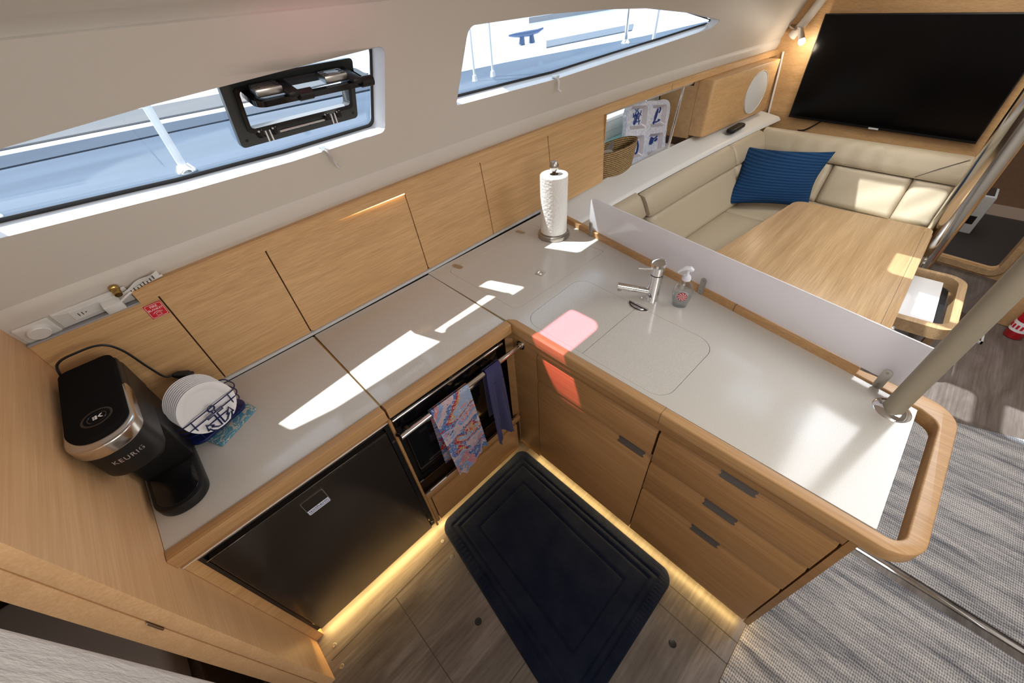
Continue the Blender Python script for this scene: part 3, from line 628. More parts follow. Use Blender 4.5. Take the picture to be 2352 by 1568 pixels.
# two lid hinges and the lid lock
for (x, y, lab) in ((0.925, 1.405, 'oval steel lid hinge nearer the cooker'), (1.367, 1.411, 'oval steel lid hinge nearer the paper towels')):
    M_ = FR((x, y, 0.9301), (0.15, -1, 0), (1, 0.15, 0))
    h = G().prism(rrect(-0.030, 0.030, -0.0125, 0.0125, 0.0124, 8), 0, 0.0018, M=M_).build('hinge', STEEL, ll)
    for dx in (-0.019, -0.008, 0.008, 0.019): G().lathe([(0, 0.0022), (0.0035, 0.002), (0.0035, 0.0018)], 10, M_ @ T(dx, 0, 0)).build('screw', NICKEL, h)
M_ = FR((1.137, 1.056, 0.9301), (0.25, -1, 0), (1, 0.25, 0)); lkk = G().prism(rrect(-0.019, 0.019, -0.019, 0.019, 0.002), 0, 0.0016, M=M_).build('lock', STEEL, ll)
G().lathe([(0.006, 0.003), (0.012, 0.0035), (0.013, 0.0016)], 20, M_).build('ring', CHROME, lkk); G().lathe([(0, 0.0022), (0.006, 0.0022), (0.006, 0.0016)], 16, M_).build('button', CHROME, lkk)

# ================================================================== BASE UNITS
ZA, ZB = 0.887, 0.936
# fridge unit
fu = thing('fridge_cabinet', (-0.1, 0.95, 0), 'oak cabinet framing the fridge at the aft end of the galley', 'cabinet')
G().prism([(-0.414, 0.893), (0.207, 0.893), (0.207, 0.9255), (-0.414, 0.9255)], ZA, ZB, bev=0.004).build('edge_trim', TRX, fu)
G().box(-0.414, 0.207, 0.903, 0.93, 0.868, 0.886).build('top_rail', WDX, fu)
G().box(-0.414, -0.384, 0.905, 0.93, 0.0, 0.868).build('side_stile', WX, fu)
G().box(0.203, 0.213, 0.888, 1.44, 0.06, 0.886, 0.001).build('divider', WDX, fu)
G().box(-0.382, 0.20, 0.96, 1.44, 0.0, 0.885).build('carcass', WDARK, fu)
G().box(-0.414, 0.207, 0.9, 0.93, 0.868, 0.869).build('pale_line', WPRINT, fu)
fr = thing('refrigerator', (-0.09, 0.92, 0.05), 'built-in fridge with dark bronze metal door beside the cooker', 'fridge')
g = G(); g.prism([(-0.382, 0.075), (0.202, 0.075), (0.202, 0.868), (-0.382, 0.868)], 0, 0.025, holes=[[(-0.372, 0.085), (0.186, 0.085), (0.186, 0.858), (-0.372, 0.858)]], M=MXZ @ T(0, 0, 0.9)); g.build('door_frame', BLACK, fr)
g = G(); g.prism(rrect(-0.366, 0.181, 0.088, 0.847, 0.006), 0, 0.03, bev=0.004, M=MXZ @ T(0, 0, 0.886)); g.build('door', FRIDGE, fr)
g = G(); g.box(-0.37, 0.184, 0.886, 0.888, 0.8495, 0.8515); g.box(-0.382, 0.202, 0.898, 0.9, 0.866, 0.8685); g.build('bright_edge', CHROME, fr)
for z in (0.77, 0.11): G().lathe([(0, 0.0015), (0.006, 0.001), (0.006, 0)], 12, FR((0.194, 0.8995, z), (1, 0, 0), (0, 0, 1))).build('screw', STEEL, fr)
Mb = FR((-0.097, 0.8855, 0.776), (1, 0, 0), (0, 0, 1))
bd = G().prism(rrect(-0.036, 0.036, -0.037, 0.040, 0.005), 0, 0.002, holes=[rrect(-0.034, 0.034, -0.035, 0.038, 0.004)], M=Mb).build('badge', CHROME, fr)
G().prism(rrect(-0.034, 0.034, -0.013, 0.038, 0.003), 0.0002, 0.0010, M=Mb).build('dark_field', FRIDGE, bd)
G().prism(rrect(-0.034, 0.034, -0.035, -0.013, 0.002), 0.0002, 0.0012, M=Mb).build('white_field', mat('badge_white', (0.72, 0.76, 0.9), 0.3), bd)
G().text('isotherm', 0.0175, 0.0004, M=Mb @ T(0, -0.0205, 0.0016)).build('lettering', NAVY, bd)
G().box(-0.032, 0.032, -0.0315, -0.0298, 0.0012, 0.0018, M=Mb).build('underline', NAVY, bd)
# cooker unit
cu = thing('cooker_cabinet', (0.5, 0.95, 0), 'oak surround of the cooker with a low drawer front beneath', 'cabinet')
G().prism([(0.214, 0.893), (0.785, 0.893), (0.789, 0.9255), (0.214, 0.9255)], ZA, ZB, bev=0.004).build('edge_trim', TRX, cu)
G().box(0.214, 0.79, 0.89, 0.91, 0.306, 0.333, 0.002).build('lower_rail', WDX, cu)
G().box(0.233, 0.757, 0.884, 0.90, 0.095, 0.300, 0.003).build('drawer_front', WDX, cu)
G().box(0.214, 0.230, 0.89, 0.91, 0.085, 0.306, 0.002).build('stile', WDX, cu)
G().box(0.214, 0.79, 0.905, 1.45, 0.10, 0.30).build('carcass', WDARK, cu)
G().box(0.214, 0.79, 1.30, 1.45, 0.333, 0.886).build('back_lining', BLACK, cu)
# cooker
ck = thing('cooker', (0.48, 1.1, 0.34), 'black gimballed cooker with chrome rails behind the towel bar', 'cooker')
G().box(0.226, 0.745, 0.955, 1.28, 0.345, 0.845, 0.006).build('body', BLACKM, ck)
dr = G().box(0.250, 0.72, 0.938, 0.955, 0.40, 0.745, 0.006).build('oven_door', BLACKG, ck)
G().box(0.30, 0.67, 0.9365, 0.938, 0.46, 0.68, 0.0005).build('oven_window', BLACKG, dr)
g = G(); g.tube([(0.262, 0.938, 0.755), (0.268, 0.912, 0.76), (0.33, 0.898, 0.762), (0.48, 0.892, 0.763), (0.63, 0.898, 0.762), (0.69, 0.912, 0.76), (0.696, 0.938, 0.755)], [0.006, 0.009, 0.012, 0.012, 0.012, 0.009, 0.006], 10); g.build('handle', SILVER, dr)
G().box(0.235, 0.735, 0.945, 0.955, 0.76, 0.83, 0.003).build('control_panel', BLACKG, ck)
for k in range(3): G().lathe([(0, 0.022), (0.014, 0.022), (0.016, 0.002), (0, 0.002)], 18, FR((0.46 + 0.09 * k, 0.945, 0.795), (1, 0, 0), (0, 0, 1))).build('knob', BLACKG, ck)
g = G(); g.cyl((0.222, 0.925, 0.872), (0.745, 0.925, 0.872), 0.0055); g.build('upper_rail', CHROME, ck)
g = G(); g.cyl((0.222, 0.915, 0.846), (0.745, 0.915, 0.846), 0.0065); g.build('fiddle_rail', CHROME, ck)
for x in (0.235, 0.48, 0.73): G().box(x - 0.008, x + 0.008, 0.915, 0.955, 0.835, 0.878, 0.003).build('rail_bracket', BLACKG, ck)
G().box(0.228, 0.75, 0.936, 0.94, 0.376, 0.381).build('lower_trim', CHROME, ck)
G().box(0.216, 0.77, 0.896, 0.90, 0.334, 0.340).build('sill_strip', CHROME, ck)
for k in range(2): G().box(0.55 + k * .03, 0.57 + k * .03, 0.939, 0.941, 0.352, 0.372).build('warning_label', BRASS, ck)
# towel bar
tb = thing('towel_bar', (0.5, 0.855, 0.84), 'chrome bar running across in front of the cooker', 'rail')
G().cyl((0.212, 0.852, 0.824), (0.794, 0.852, 0.842), 0.0105, 20).build('bar', CHROME, tb)
G().lathe([(0, 0), (0.021, 0), (0.021, 0.004), (0.014, 0.006), (0.014, 0.014), (0, 0.014)], 22, FR((0.7945, 0.852, 0.842), (0, 1, 0), (0, 0, -1))).build('flange', CHROME, tb)
g = G(); g.tube([(0.215, 0.852, 0.824), (0.213, 0.875, 0.82), (0.212, 0.89, 0.80)], 0.008, 10); g.build('end_bracket', BLACKG, tb)
# corner post + peninsula unit
pc = thing('peninsula_cabinet', (1.05, 0.3, 0), 'oak peninsula cabinet with five handle-cut fronts, bent grab rail and raised back edge', 'cabinet')
XF = 0.797
G().prism(rpoly([(XF, 0.772), (XF, 0.905), (0.775, 0.93), (0.83, 0.93), (0.83, 0.772)], [0, 0, 0, 0, 0]), 0.085, 0.845, bev=0.002).build('corner_post', WDY, pc)
G().prism([(XF - 0.002, -0.262), (XF - 0.002, 0.905), (0.775, 0.93), (0.83, 0.93), (0.83, -0.262)], 0.848, 0.886, bev=0.001).build('top_rail', WDY, pc)
# edge trim: inner corner, long front edge and the loop of the grab rail
OUT = [(0.788, 0.8955), (0.788, -0.38), (1.345, -0.378), (1.40, -0.205), fid(-0.2, 0.028), fid(-0.2, 0.0)]
tr = rpoly([(0.790, 0.9255), (0.790, 0.887), (0.787, 0.855), (0.787, -0.376), (1.362, -0.376)] + [fid(1.42, 0.031), fid(1.42, 0.0), (1.262, -0.292), (1.258, -0.335), (0.822, -0.335), (0.822, -0.20), (0.822, 0.885), (0.802, 0.9255)],
           [0.0, 0, 0.02, 0.075, 0.075, 0, 0, 0.0, 0.035, 0.035, 0, 0.03, 0.01], 8)
# front trim as an open polygon that follows the loop
p_out = rpoly([(0.790, 0.9255), (0.787, 0.87), (0.787, -0.376), (1.362, -0.376), fid(1.40, 0.031)], [0, 0.02, 0.075, 0.085, 0], 10)
p_in = rpoly([fid(1.40, 0.004), (1.300, -0.293), (1.275, -0.338), (0.820, -0.338), (0.820, 0.90), (0.800, 0.9255)], [0, 0.012, 0.045, 0.035, 0.03, 0], 10)
G().prism(p_out + p_in, ZA, ZB, bev=0.0045, seg=3).build('edge_trim', TRY, pc)
G().box(0.7865, 0.8205, 0.2435, 0.2445, ZA - 0.0002, ZB + 0.0003).build('trim_joint', SEAM, pc)
g = G(); g.prism([fid(-0.205, 0.0), fid(1.42, 0.0), fid(1.42, 0.029), fid(-0.205, 0.029)], 0.888, 0.957, bev=0.004); g.build('raised_edge', TRY, pc)
G().prism([fid(0.995, -0.0004), fid(0.997, -0.0004), fid(0.997, 0.0295), fid(0.995, 0.0295)], 0.89, 0.9575).build('trim_joint', SEAM, pc)
G().prism([(0.8155, -0.262), (0.8155, 0.770), (0.835, 0.771), (0.835, 0.92), (0.80, 0.93), (0.80, 1.45), fid(-0.15, 0.02), fid(1.52, 0.02)], 0.10, 0.884).build('carcass', WDARK, pc)  # dark wood gives the drawer gaps their shade by colour
G().prism([(XF + 0.004, -0.285), (1.32, -0.285), (1.322, -0.266), (XF + 0.004, -0.266)], 0.085, 0.886, bev=0.002).build('end_panel', WDY, pc)
G().box(0.862, 0.875, -0.25, 0.93, 0.0, 0.10).build('kick_board', WDARK, pc)
def front(y0, y1, z0, z1, hy=None, bt=0.017, nm='drawer'):
    g = G(); n = 16
    # moulded front: chamfered top edge leaning back, with an optional hand cut-out
    x0 = XF
    o = bmesh.new(); ys = [y0 + (y1 - y0) * k / 40 for k in range(41)]
    g.prism([(x0, z0), (x0 + 0.0165, z0), (x0 + 0.0165, z1), (x0 + 0.0145, z1), (x0, z1 - bt)], y0, y1, bev=0.0006, M=Matrix(((1, 0, 0, 0), (0, 0, 1, 0), (0, 1, 0, 0), (0, 0, 0, 1))))
    d = g.build(nm, WDY, pc)
    if hy:
        h = G(); h.prism(rpoly([(hy[0], z1 - bt - 0.012), (hy[1], z1 - bt - 0.012), (hy[1], z1 - 0.0005), (hy[0], z1 - 0.0005)], [0.008, 0.008, 0, 0]), 0.0, 0.004, M=Matrix(((0, 0, 1, 0), (1, 0, 0, 0), (0, 1, 0, 0), (0, 0, 0, 1))))
        h.map(lambda x, y, z: (XF - 0.0012 + x + max(0, (z - (z1 - bt)) / bt) * 0.012, y, z)); hd = h.build('handle', mat('dark_grip_metal', (0.16, 0.14, 0.125), 0.35, 0.7) if 'dark_grip_metal' not in bpy.data.materials else bpy.data.materials['dark_grip_metal'], d); tag(hd, 'recessed metal finger grip')
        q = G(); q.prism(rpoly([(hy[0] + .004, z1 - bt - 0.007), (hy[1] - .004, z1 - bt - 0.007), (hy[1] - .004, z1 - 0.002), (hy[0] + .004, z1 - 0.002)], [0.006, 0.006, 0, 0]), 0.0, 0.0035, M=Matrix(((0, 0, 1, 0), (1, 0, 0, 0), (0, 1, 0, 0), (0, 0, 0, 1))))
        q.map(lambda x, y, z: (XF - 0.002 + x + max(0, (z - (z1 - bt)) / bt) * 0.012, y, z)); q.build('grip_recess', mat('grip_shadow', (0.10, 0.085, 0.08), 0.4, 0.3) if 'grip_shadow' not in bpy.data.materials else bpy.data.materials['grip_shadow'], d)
    return d
front(0.240, 0.768, 0.693, 0.841, None)
front(0.236, 0.768, 0.108, 0.682, (0.260, 0.368), nm='door')
front(-0.260, 0.232, 0.667, 0.841, (-0.067, 0.038))
front(-0.260, 0.232, 0.477, 0.656, (-0.067, 0.038))
front(-0.260, 0.232, 0.108, 0.466, (-0.067, 0.034))
# toe-kick light strips under both runs
for (x0, x1, y0, y1, lab, rot, ln) in ((-0.37, 0.80, 0.925, 0.935, 'warm light strip under the fridge and cooker fronts', 'X', 1.1), (0.838, 0.848, -0.25, 0.90, 'warm light strip under the peninsula drawers', 'Y', 1.1)):
    tag(G().box(x0, x1, y0, y1, 0.070, 0.076).build('toe_kick_light', LEDW), lab, 'light')
area('toe_light_x', (-0.05, 0.93, 0.066), (0.66, 0.02), 1.5, (1.0, 0.68, 0.25), (0, -0.75, -1))
area('toe_light_x2', (0.52, 0.93, 0.066), (0.5, 0.02), 0.3, (1.0, 0.68, 0.25), (0, -0.75, -1))
tl = area('toe_light_y', (0.842, 0.28, 0.066), (0.02, 1.1), 1.5, (1.0, 0.68, 0.25), (-0.75, 0, -1))
tl.rotation_euler = (0, radians(38), 0)
G().box(-0.38, 0.20, 0.948, 0.96, 0.0, 0.07).build('kick_board', WDARK, fu)

# ================================================================== frosted screen with three brackets
sc = thing('splash_screen', (1.45, 0.45, 0.957), 'frosted white acrylic screen standing along the back edge of the peninsula', 'screen')
MS = FR((*fid(0, 0.012), 0.0), (FD.x, FD.y, 0), (0, 0, 1))
G().prism(rpoly([(0.155, 0.960), (1.545, 0.960), (1.545, 1.118), (0.155, 1.122)], [0.012, 0.012, 0.012, 0.022]), -0.006, 0.0, bev=0.001, M=MS).build('panel', FROST, sc)
for k, t in enumerate((0.185, 0.848, 1.482)):
    bk = thing('screen_bracket', (*fid(t, -0.004), 0.93), ['steel bracket holding the screen at its hull end', 'steel bracket holding the middle of the screen behind the soap', 'steel bracket holding the screen beside the pole'][k], 'bracket')
    Mk = FR((*fid(t, -0.0015), 0.0), (FD.x, FD.y, 0), (0, 0, 1))
    G().prism(rrect(-0.0125, 0.0125, 0.928, 1.008, 0.012, 6), 0.0, 0.0035, bev=0.0008, M=Mk).build('plate', STEEL, bk)
    for z in (0.937, 0.948, 0.996): G().lathe([(0, 0.001), (0.004, 0.0008), (0.004, 0)], 12, Mk @ T(0, z, 0.0035)).build('screw', NICKEL, bk)

# ================================================================== things on the worktop
# tap
tp = thing('tap', (1.28, 0.568, 0.93), 'chrome single-lever mixer tap behind the sink lids', 'tap')
Mt = T(1.28, 0.568, 0)
G().lathe([(0, 0.932), (0.0265, 0.932), (0.0265, 0.930), (0.0255, 0.936), (0.0245, 1.052), (0.0, 1.052)], 32, Mt).build('body', CHROME, tp)
G().lathe([(0, 1.056), (0.0235, 1.056), (0.0225, 1.054), (0.0, 1.052)], 32, Mt).build('joint_ring', BLACK, tp)
cp = G().lathe([(0.0, 1.056), (0.025, 1.056), (0.0255, 1.09), (0.0255, 1.093), (0.0, 1.093)], 32, Mt); cp.build('cap', CHROME, tp)
g = G(); g.lathe([(0.0, 0.0), (0.0275, 0.0), (0.030, 0.006), (0.026, 0.014), (0.014, 0.019), (0.0, 0.020)], 32, T(1.28, 0.568, 1.093) @ Euler((0.0, radians(-10), 0)).to_matrix().to_4x4()); g.build('crown', CHROME, tp)
g = G(); g.tube([(1.262, 0.582, 1.083), (1.245, 0.606, 1.080), (1.235, 0.625, 1.080)], [0.0065, 0.0045, 0.006], 10); g.build('lever', CHROME, tp)
g = G(); d = Vector((-0.084, 0.100, 0.028)); p0 = Vector((1.27, 0.579, 0.973)); g.tube([p0, p0 + d], 0.0142, 20); g.build('spout', CHROME, tp)
e = p0 + d; g = G(); g.tube([e - d * 0.08, e - d * 0.08 + Vector((0, 0, -0.020))], 0.0085, 16); g.build('aerator', NICKEL, tp)
g = G(); g.sphere((1.257, 0.602, 0.937), 0.006); g.build('control_stud', CHROME, tp)
# soap bottle
sb = thing('soap_dispenser', (1.315, 0.466, 0.93), 'clear pump bottle of hand soap with a red and white peppermint swirl label', 'soap bottle')
Mb2 = FR((1.315, 0.466, 0.93), (0.42, -0.9, 0), (0.9, 0.42, 0))
G().lathe([(0, 0.0), (0.026, 0.0), (0.029, 0.004), (0.029, 0.012), (0.034, 0.035), (0.0385, 0.062), (0.036, 0.088), (0.026, 0.108), (0.0165, 0.118), (0.015, 0.124), (0.0, 0.124)], 36, Mb2, 1.0, 0.62).build('bottle', CLEARB, sb)
G().lathe([(0, 0.004), (0.024, 0.004), (0.027, 0.012), (0.032, 0.035), (0.0345, 0.05), (0.0, 0.05)], 30, Mb2, 1.0, 0.6).build('liquid', glassy('soap_liquid', (1, 1, 1), 0.1, (0.80, 0.82, 0.83), 0.12), sb)
G().lathe([(0, 0.124), (0.0165, 0.124), (0.0165, 0.134), (0.012, 0.142), (0.0, 0.142)], 24, Mb2).build('collar', bpy.data.materials.get('pump_plastic') or mat('collar_plastic', (0.72, 0.74, 0.80), 0.3), sb)
g = G(); g.tube([(0, 0, 0.14), (0, 0, 0.165)], 0.0055, 12, M=Mb2); g.tube([(0.014, 0, 0.165), (0.004, 0, 0.173), (-0.012, 0, 0.172), (-0.028, 0, 0.160), (-0.034, 0, 0.152)], [0.008, 0.0095, 0.008, 0.005, 0.004], 12, M=Mb2); g.build('pump_head', mat('pump_plastic', (0.78, 0.80, 0.86), 0.25), sb)
G().tube([(0, 0, 0.01), (0, 0, 0.12)], 0.002, 8, M=Mb2).build('dip_tube', CLEARP, sb)
def onbot(u, z): # label surface facing the room
    r = 0.0385 - abs(z - 0.060) ** 2 * 8; a_ = u / r; return Mb2 @ Vector((r * sin(a_) * 1.0, -(r * cos(a_)) * 0.62 - 0.0030, z))
g = G(); o = bmesh.new()
def disc(r0, r1, a0, a1, zz, n=8, tw=0.0):
    def f(u, v):
        r = r0 + (r1 - r0) * v; a_ = a0 + (a1 - a0) * u + tw * v; q = onbot(r * cos(a_), zz + r * sin(a_)); return q
    return f
g.grid(disc(0.0005, 0.0185, 0, 2 * pi, 0.060), 32, 4); lb = g.build('label', mat('dark_red_print', (0.38, 0.010, 0.03), 0.4), sb)
g = G()
def d2(k):
    def f(u, v):
        r = 0.0015 + 0.0155 * v; a_ = k * 2 * pi / 9 + (u * 0.34) + v * 0.75; q = onbot(r * cos(a_), 0.060 + r * sin(a_)); return q + (Mb2.to_3x3() @ Vector((0, -0.0006, 0)))
    return f
for k in range(9): g.grid(d2(k), 3, 6)
g.build('swirl', mat('pale_pink_print', (0.80, 0.55, 0.52), 0.4), lb)
g = G()
for q in range(3): g.box(-0.014 + q * 0.002, 0.014 - q * 0.002, -0.0255, -0.0250, 0.033 - q * 0.004, 0.0336 - q * 0.004, M=Mb2)
g.box(-0.012, 0.012, -0.0245, -0.0240, 0.0835, 0.0855, M=Mb2); g.build('small_print', GREYSTRIP, sb)
# paper towels on their stand
ts = thing('towel_stand', (1.453, 1.247, 0.93), 'satin metal paper towel stand in the worktop corner', 'stand')
Mk = T(1.453, 1.247, 0.93)
G().lathe([(0, 0.0), (0.082, 0.0), (0.083, 0.006), (0.080, 0.020), (0.074, 0.024), (0.0, 0.024)], 40, Mk).build('base', NICKEL, ts)
G().lathe([(0, 0.024), (0.006, 0.024), (0.006, 0.332), (0, 0.332)], 14, Mk).build('rod', NICKEL, ts)
G().lathe([(0, 0.318), (0.006, 0.318), (0.010, 0.328), (0.021, 0.345), (0.022, 0.358), (0.014, 0.374), (0.0, 0.378)], 24, Mk).build('finial', NICKEL, ts)
pr = thing('paper_towel_roll', (1.453, 1.247, 0.955), 'white embossed paper towel roll on the metal stand', 'paper towels')
def rl(u, v):
    a_ = 2 * pi * u; r = 0.0665 + 0.0012 * sin(5 * a_) * v * 0; return Mk @ Vector((r * cos(a_), r * sin(a_), 0.026 + 0.29 * v))
G().lathe([(0.021, 0.316), (0.064, 0.317), (0.0672, 0.313), (0.0672, 0.028), (0.064, 0.0255), (0.021, 0.0255), (0.021, 0.316)], 48, Mk).build('paper', PAPER, pr)
G().lathe([(0.0195, 0.3165), (0.0212, 0.3165), (0.0212, 0.026), (0.0195, 0.026), (0.0195, 0.3165)], 28, Mk).build('core', mat('cardboard', (0.28, 0.2, 0.13), 0.9), pr)
# coffee maker
kx, ky = -0.337, 1.0
cm = thing('coffee_maker', (kx, 1.19, 0.93), 'tall slim black coffee maker with silver band in the aft corner of the worktop', 'coffee maker')
def stad(w, y0, y1, rf, rb, n=10): return rpoly([(kx - w, y0), (kx + w, y0), (kx + w, y1), (kx - w, y1)], [rf, rf, rb, rb], n)
G().prism(stad(0.062, 1.005, 1.375, 0.058, 0.02), 0.9305, 0.962, bev=0.004).build('base', BLACKM, cm)
G().prism(stad(0.052, 1.015, 1.15, 0.05, 0.001), 0.962, 0.9655, bev=0.0015).build('drip_tray', BLACKG, cm)
G().prism(stad(0.062, 1.165, 1.378, 0.003, 0.022), 0.962, 1.235, bev=0.003).build('column', BLACKM, cm)
# brew head with a concave underside
g = G(); hp_ = stad(0.064, 1.030, 1.378, 0.060, 0.022)
g.prism(hp_, 1.115, 1.218, bev=0.006, seg=3); g.build('brew_head', BLACKM, cm)
g = G(); g.prism(rpoly([(kx - 0.058, 1.05), (kx + 0.058, 1.05), (kx + 0.058, 1.17), (kx - 0.058, 1.17)], [0.055, 0.055, 0, 0], 8), 1.075, 1.115, bev=0.004)
g.map(lambda x, y, z: (kx + (x - kx) * (1 - 0.22 * (1.115 - z) / 0.04), 1.17 - (1.17 - y) * (1 - 0.25 * (1.115 - z) / 0.04), z)); g.build('pod_outlet', BLACKM, cm)
ho = rpoly([(kx - 0.068, 1.012), (kx + 0.068, 1.012), (kx + 0.066, 1.215), (kx - 0.066, 1.215)], [0.068, 0.068, 0, 0], 14)
hi = rpoly([(kx - 0.0595, 1.036), (kx + 0.0595, 1.036), (kx + 0.0595, 1.214), (kx - 0.0595, 1.214)], [0.058, 0.058, 0, 0], 14)
G().prism(ho[:], 1.205, 1.240, bev=0.006, seg=3).build('silver_band', SILVER, cm)
G().prism(stad(0.0585, 1.040, 1.374, 0.056, 0.022), 1.218, 1.251, bev=0.005, seg=3).build('lid', mat('black_lid', (0.010, 0.009, 0.009), 0.9, 0, 0.06), cm)
g = G(); g.lathe([(0.026, 0.0), (0.0285, 0.0006), (0.031, 0.0)], 40, T(kx + 0.004, 1.105, 1.2512)); g.lathe([(0.017, 0.0), (0.018, 0.0004), (0.019, 0.0)], 36, T(kx + 0.004, 1.105, 1.2512)); g.build('button_ring', BLACKG, cm)
Ml = FR((kx + 0.004, 1.105, 1.2516), (1, 0.05, 0), (-0.05, 1, 0))
g = G(); g.prism([(-0.003, -0.007), (0.001, -0.007), (0.001, 0.007), (-0.003, 0.007)], 0, 0.0005, M=Ml); g.prism([(0.002, 0), (0.008, 0.007), (0.012, 0.007), (0.006, 0), (0.012, -0.007), (0.008, -0.007)], 0, 0.0005, M=Ml)
for q in range(3): g.box(-0.0075, -0.004, -0.0065 + q * 0.005, -0.0040 + q * 0.005, 0, 0.0005, M=Ml)
g.build('logo', WPRINT, cm)
g = G(); g.text('KEURIG', 0.0165, 0.0006, sp=1.2); 
for e_ in g.bm.verts: pass
def wrapk(x, y, z): a_ = (x + 0.006) / 0.063; return (kx + 0.0647 * sin(a_), 1.0905 - 0.0612 * cos(a_) - z, 1.165 + y)
g.map(wrapk); g.build('lettering', mat('silver_print', (0.55, 0.5, 0.48), 0.3, 0.5), cm)
pcord = thing('black_cable', (-0.3, 1.4, 0.95), 'black power cord looping from behind the coffee maker to its plug', 'cord')
g = G()
def smooth(pts, n=8):
    pts = [Vector(p) for p in pts]; out = []
    for i in range(len(pts) - 1):
        p0, p1, p2, p3 = pts[max(i - 1, 0)], pts[i], pts[i + 1], pts[min(i + 2, len(pts) - 1)]
        for k in range(n):
            t = k / n; out.append(0.5 * ((2 * p1) + (-p0 + p2) * t + (2 * p0 - 5 * p1 + 4 * p2 - p3) * t * t + (-p0 + 3 * p1 - 3 * p2 + p3) * t ** 3))
    out.append(pts[-1]); return out
g.tube(smooth([(-0.40, 1.385, 1.20), (-0.385, 1.40, 1.262), (-0.33, 1.402, 1.272), (-0.285, 1.405, 1.262), (-0.262, 1.41, 1.22), (-0.250, 1.42, 1.14), (-0.238, 1.43, 1.075), (-0.222, 1.44, 1.06)]), 0.0032, 8); g.build('cable', BLACK, pcord)
g = G(); g.tube([(-0.222, 1.44, 1.06), (-0.210, 1.44, 1.052), (-0.186, 1.44, 1.035)], [0.006, 0.013, 0.015], 12); g.tube([(-0.186, 1.44, 1.035), (-0.178, 1.44, 1.029)], 0.011, 12); g.build('plug', BLACK, pcord)
g = G(); g.tube(smooth([(-0.24, 1.37, 1.02), (-0.265, 1.35, 0.99), (-0.25, 1.33, 0.96), (-0.265, 1.35, 0.935)]), 0.0032, 8); g.build('cable', BLACK, pcord)
# coaster, wire basket and plates
Mc = FR((-0.175, 1.235, 0.9303), (0.82, -0.16, 0), (0.16, 0.82, 0))
cx_ = thing('tile_trivet', (-0.175, 1.235, 0.93), 'teal tile trivet with white swirls under the plate basket', 'trivet')
Q = rpoly([(-0.262, 1.258), (-0.214, 1.158), (-0.083, 1.234), (-0.125, 1.345)], 0.006)
G().prism(Q, 0.9303, 0.9375, bev=0.0018).build('tile', COAST, cx_)
Mp = FR((-0.192, 1.262, 0.94), (0.93, 0.33, 0), (-0.33, 0.93, 0))     # x along the basket front, y towards the wall
pb = thing('plate_basket', (-0.192, 1.262, 0.94), 'navy wire plate basket with an anchor on its front', 'basket')
G().prism(rrect(-0.092, 0.092, -0.036, 0.040, 0.035, 8), 0.0, 0.011, bev=0.003, M=Mp).build('tray', NAVY, pb)
g = G()
def loopw(z, out):
    w_, d0, d1 = 0.086 + out, -0.030 - out * .6, 0.052
    pts = rrect(-w_, w_, d0, d1, 0.03, 8); return [(p[0], p[1], z) for p in pts]
for z, out in ((0.092, 0.014), (0.066, 0.009), (0.040, 0.004)): g.tube(loopw(z, out), 0.002, 6, closed=True, M=Mp)
for x in (-0.060, 0.060): g.tube([(x, -0.0385, 0.094), (x, -0.034, 0.055), (x, -0.030, 0.008)], 0.002, 6, M=Mp)
for x in (-0.06, 0.06): g.tube([(x, 0.052, 0.094), (x, 0.04, 0.008)], 0.0016, 6, M=Mp)
g.build('wire_rack', NAVY, pb)
Ma = Mp @ FR((0, -0.044, 0.052), (1, 0, 0), (0, -0.08, 1)) @ Matrix.Scale(1.12, 4)
g = G(); A_ = 0.0024
g.tube([(0.0085 * cos(t), 0.038 + 0.0085 * sin(t), 0) for t in [2 * pi * k / 16 for k in range(16)]], A_, 6, closed=True, M=Ma)
g.tube([(-0.004, 0.029, 0), (-0.004, 0.022, 0), (-0.022, 0.022, 0), (-0.022, 0.014, 0), (-0.004, 0.014, 0), (-0.004, -0.030, 0), (-0.014, -0.028, 0), (-0.026, -0.014, 0), (-0.020, -0.014, 0), (-0.034, 0.004, 0), (-0.038, -0.018, 0), (-0.033, -0.016, 0), (-0.030, -0.026, 0), (-0.016, -0.040, 0), (0, -0.043, 0)], A_, 6, M=Ma)
g.tube([(0.004, 0.029, 0), (0.004, 0.022, 0), (0.022, 0.022, 0), (0.022, 0.014, 0), (0.004, 0.014, 0), (0.004, -0.030, 0), (0.014, -0.028, 0), (0.026, -0.014, 0), (0.020, -0.014, 0), (0.034, 0.004, 0), (0.038, -0.018, 0), (0.033, -0.016, 0), (0.030, -0.026, 0), (0.016, -0.040, 0), (0, -0.043, 0)], A_, 6, M=Ma)
g.build('anchor', NAVY, pb)
for k in range(9):
    Mq = Mp @ T(0.0, -0.018 + k * 0.0072, 0.090 + k * 0.0012) @ Euler((radians(90 - 9), 0, 0)).to_matrix().to_4x4()
    p = G().lathe([(0, 0.0), (0.052, 0.0), (0.060, 0.004), (0.0625, 0.006), (0.080, 0.011), (0.081, 0.0125), (0.079, 0.0125), (0.0625, 0.0078), (0.059, 0.0055), (0.051, 0.0014), (0, 0.0014)], 48, Mq)
    tag(p.build('paper_plate', PLATE), ['front white paper plate in the wire basket, its whole face showing', 'white paper plate standing second from the front of the basket', 'white paper plate standing third from the front of the basket', 'white paper plate standing fourth from the front of the basket', 'white paper plate in the middle of the basket stack', 'white paper plate standing fourth from the back of the basket', 'white paper plate standing third from the back of the basket', 'white paper plate standing second from the back of the basket', 'white paper plate at the very back of the basket stack'][k], 'plate', 'paper plates in the wire basket')

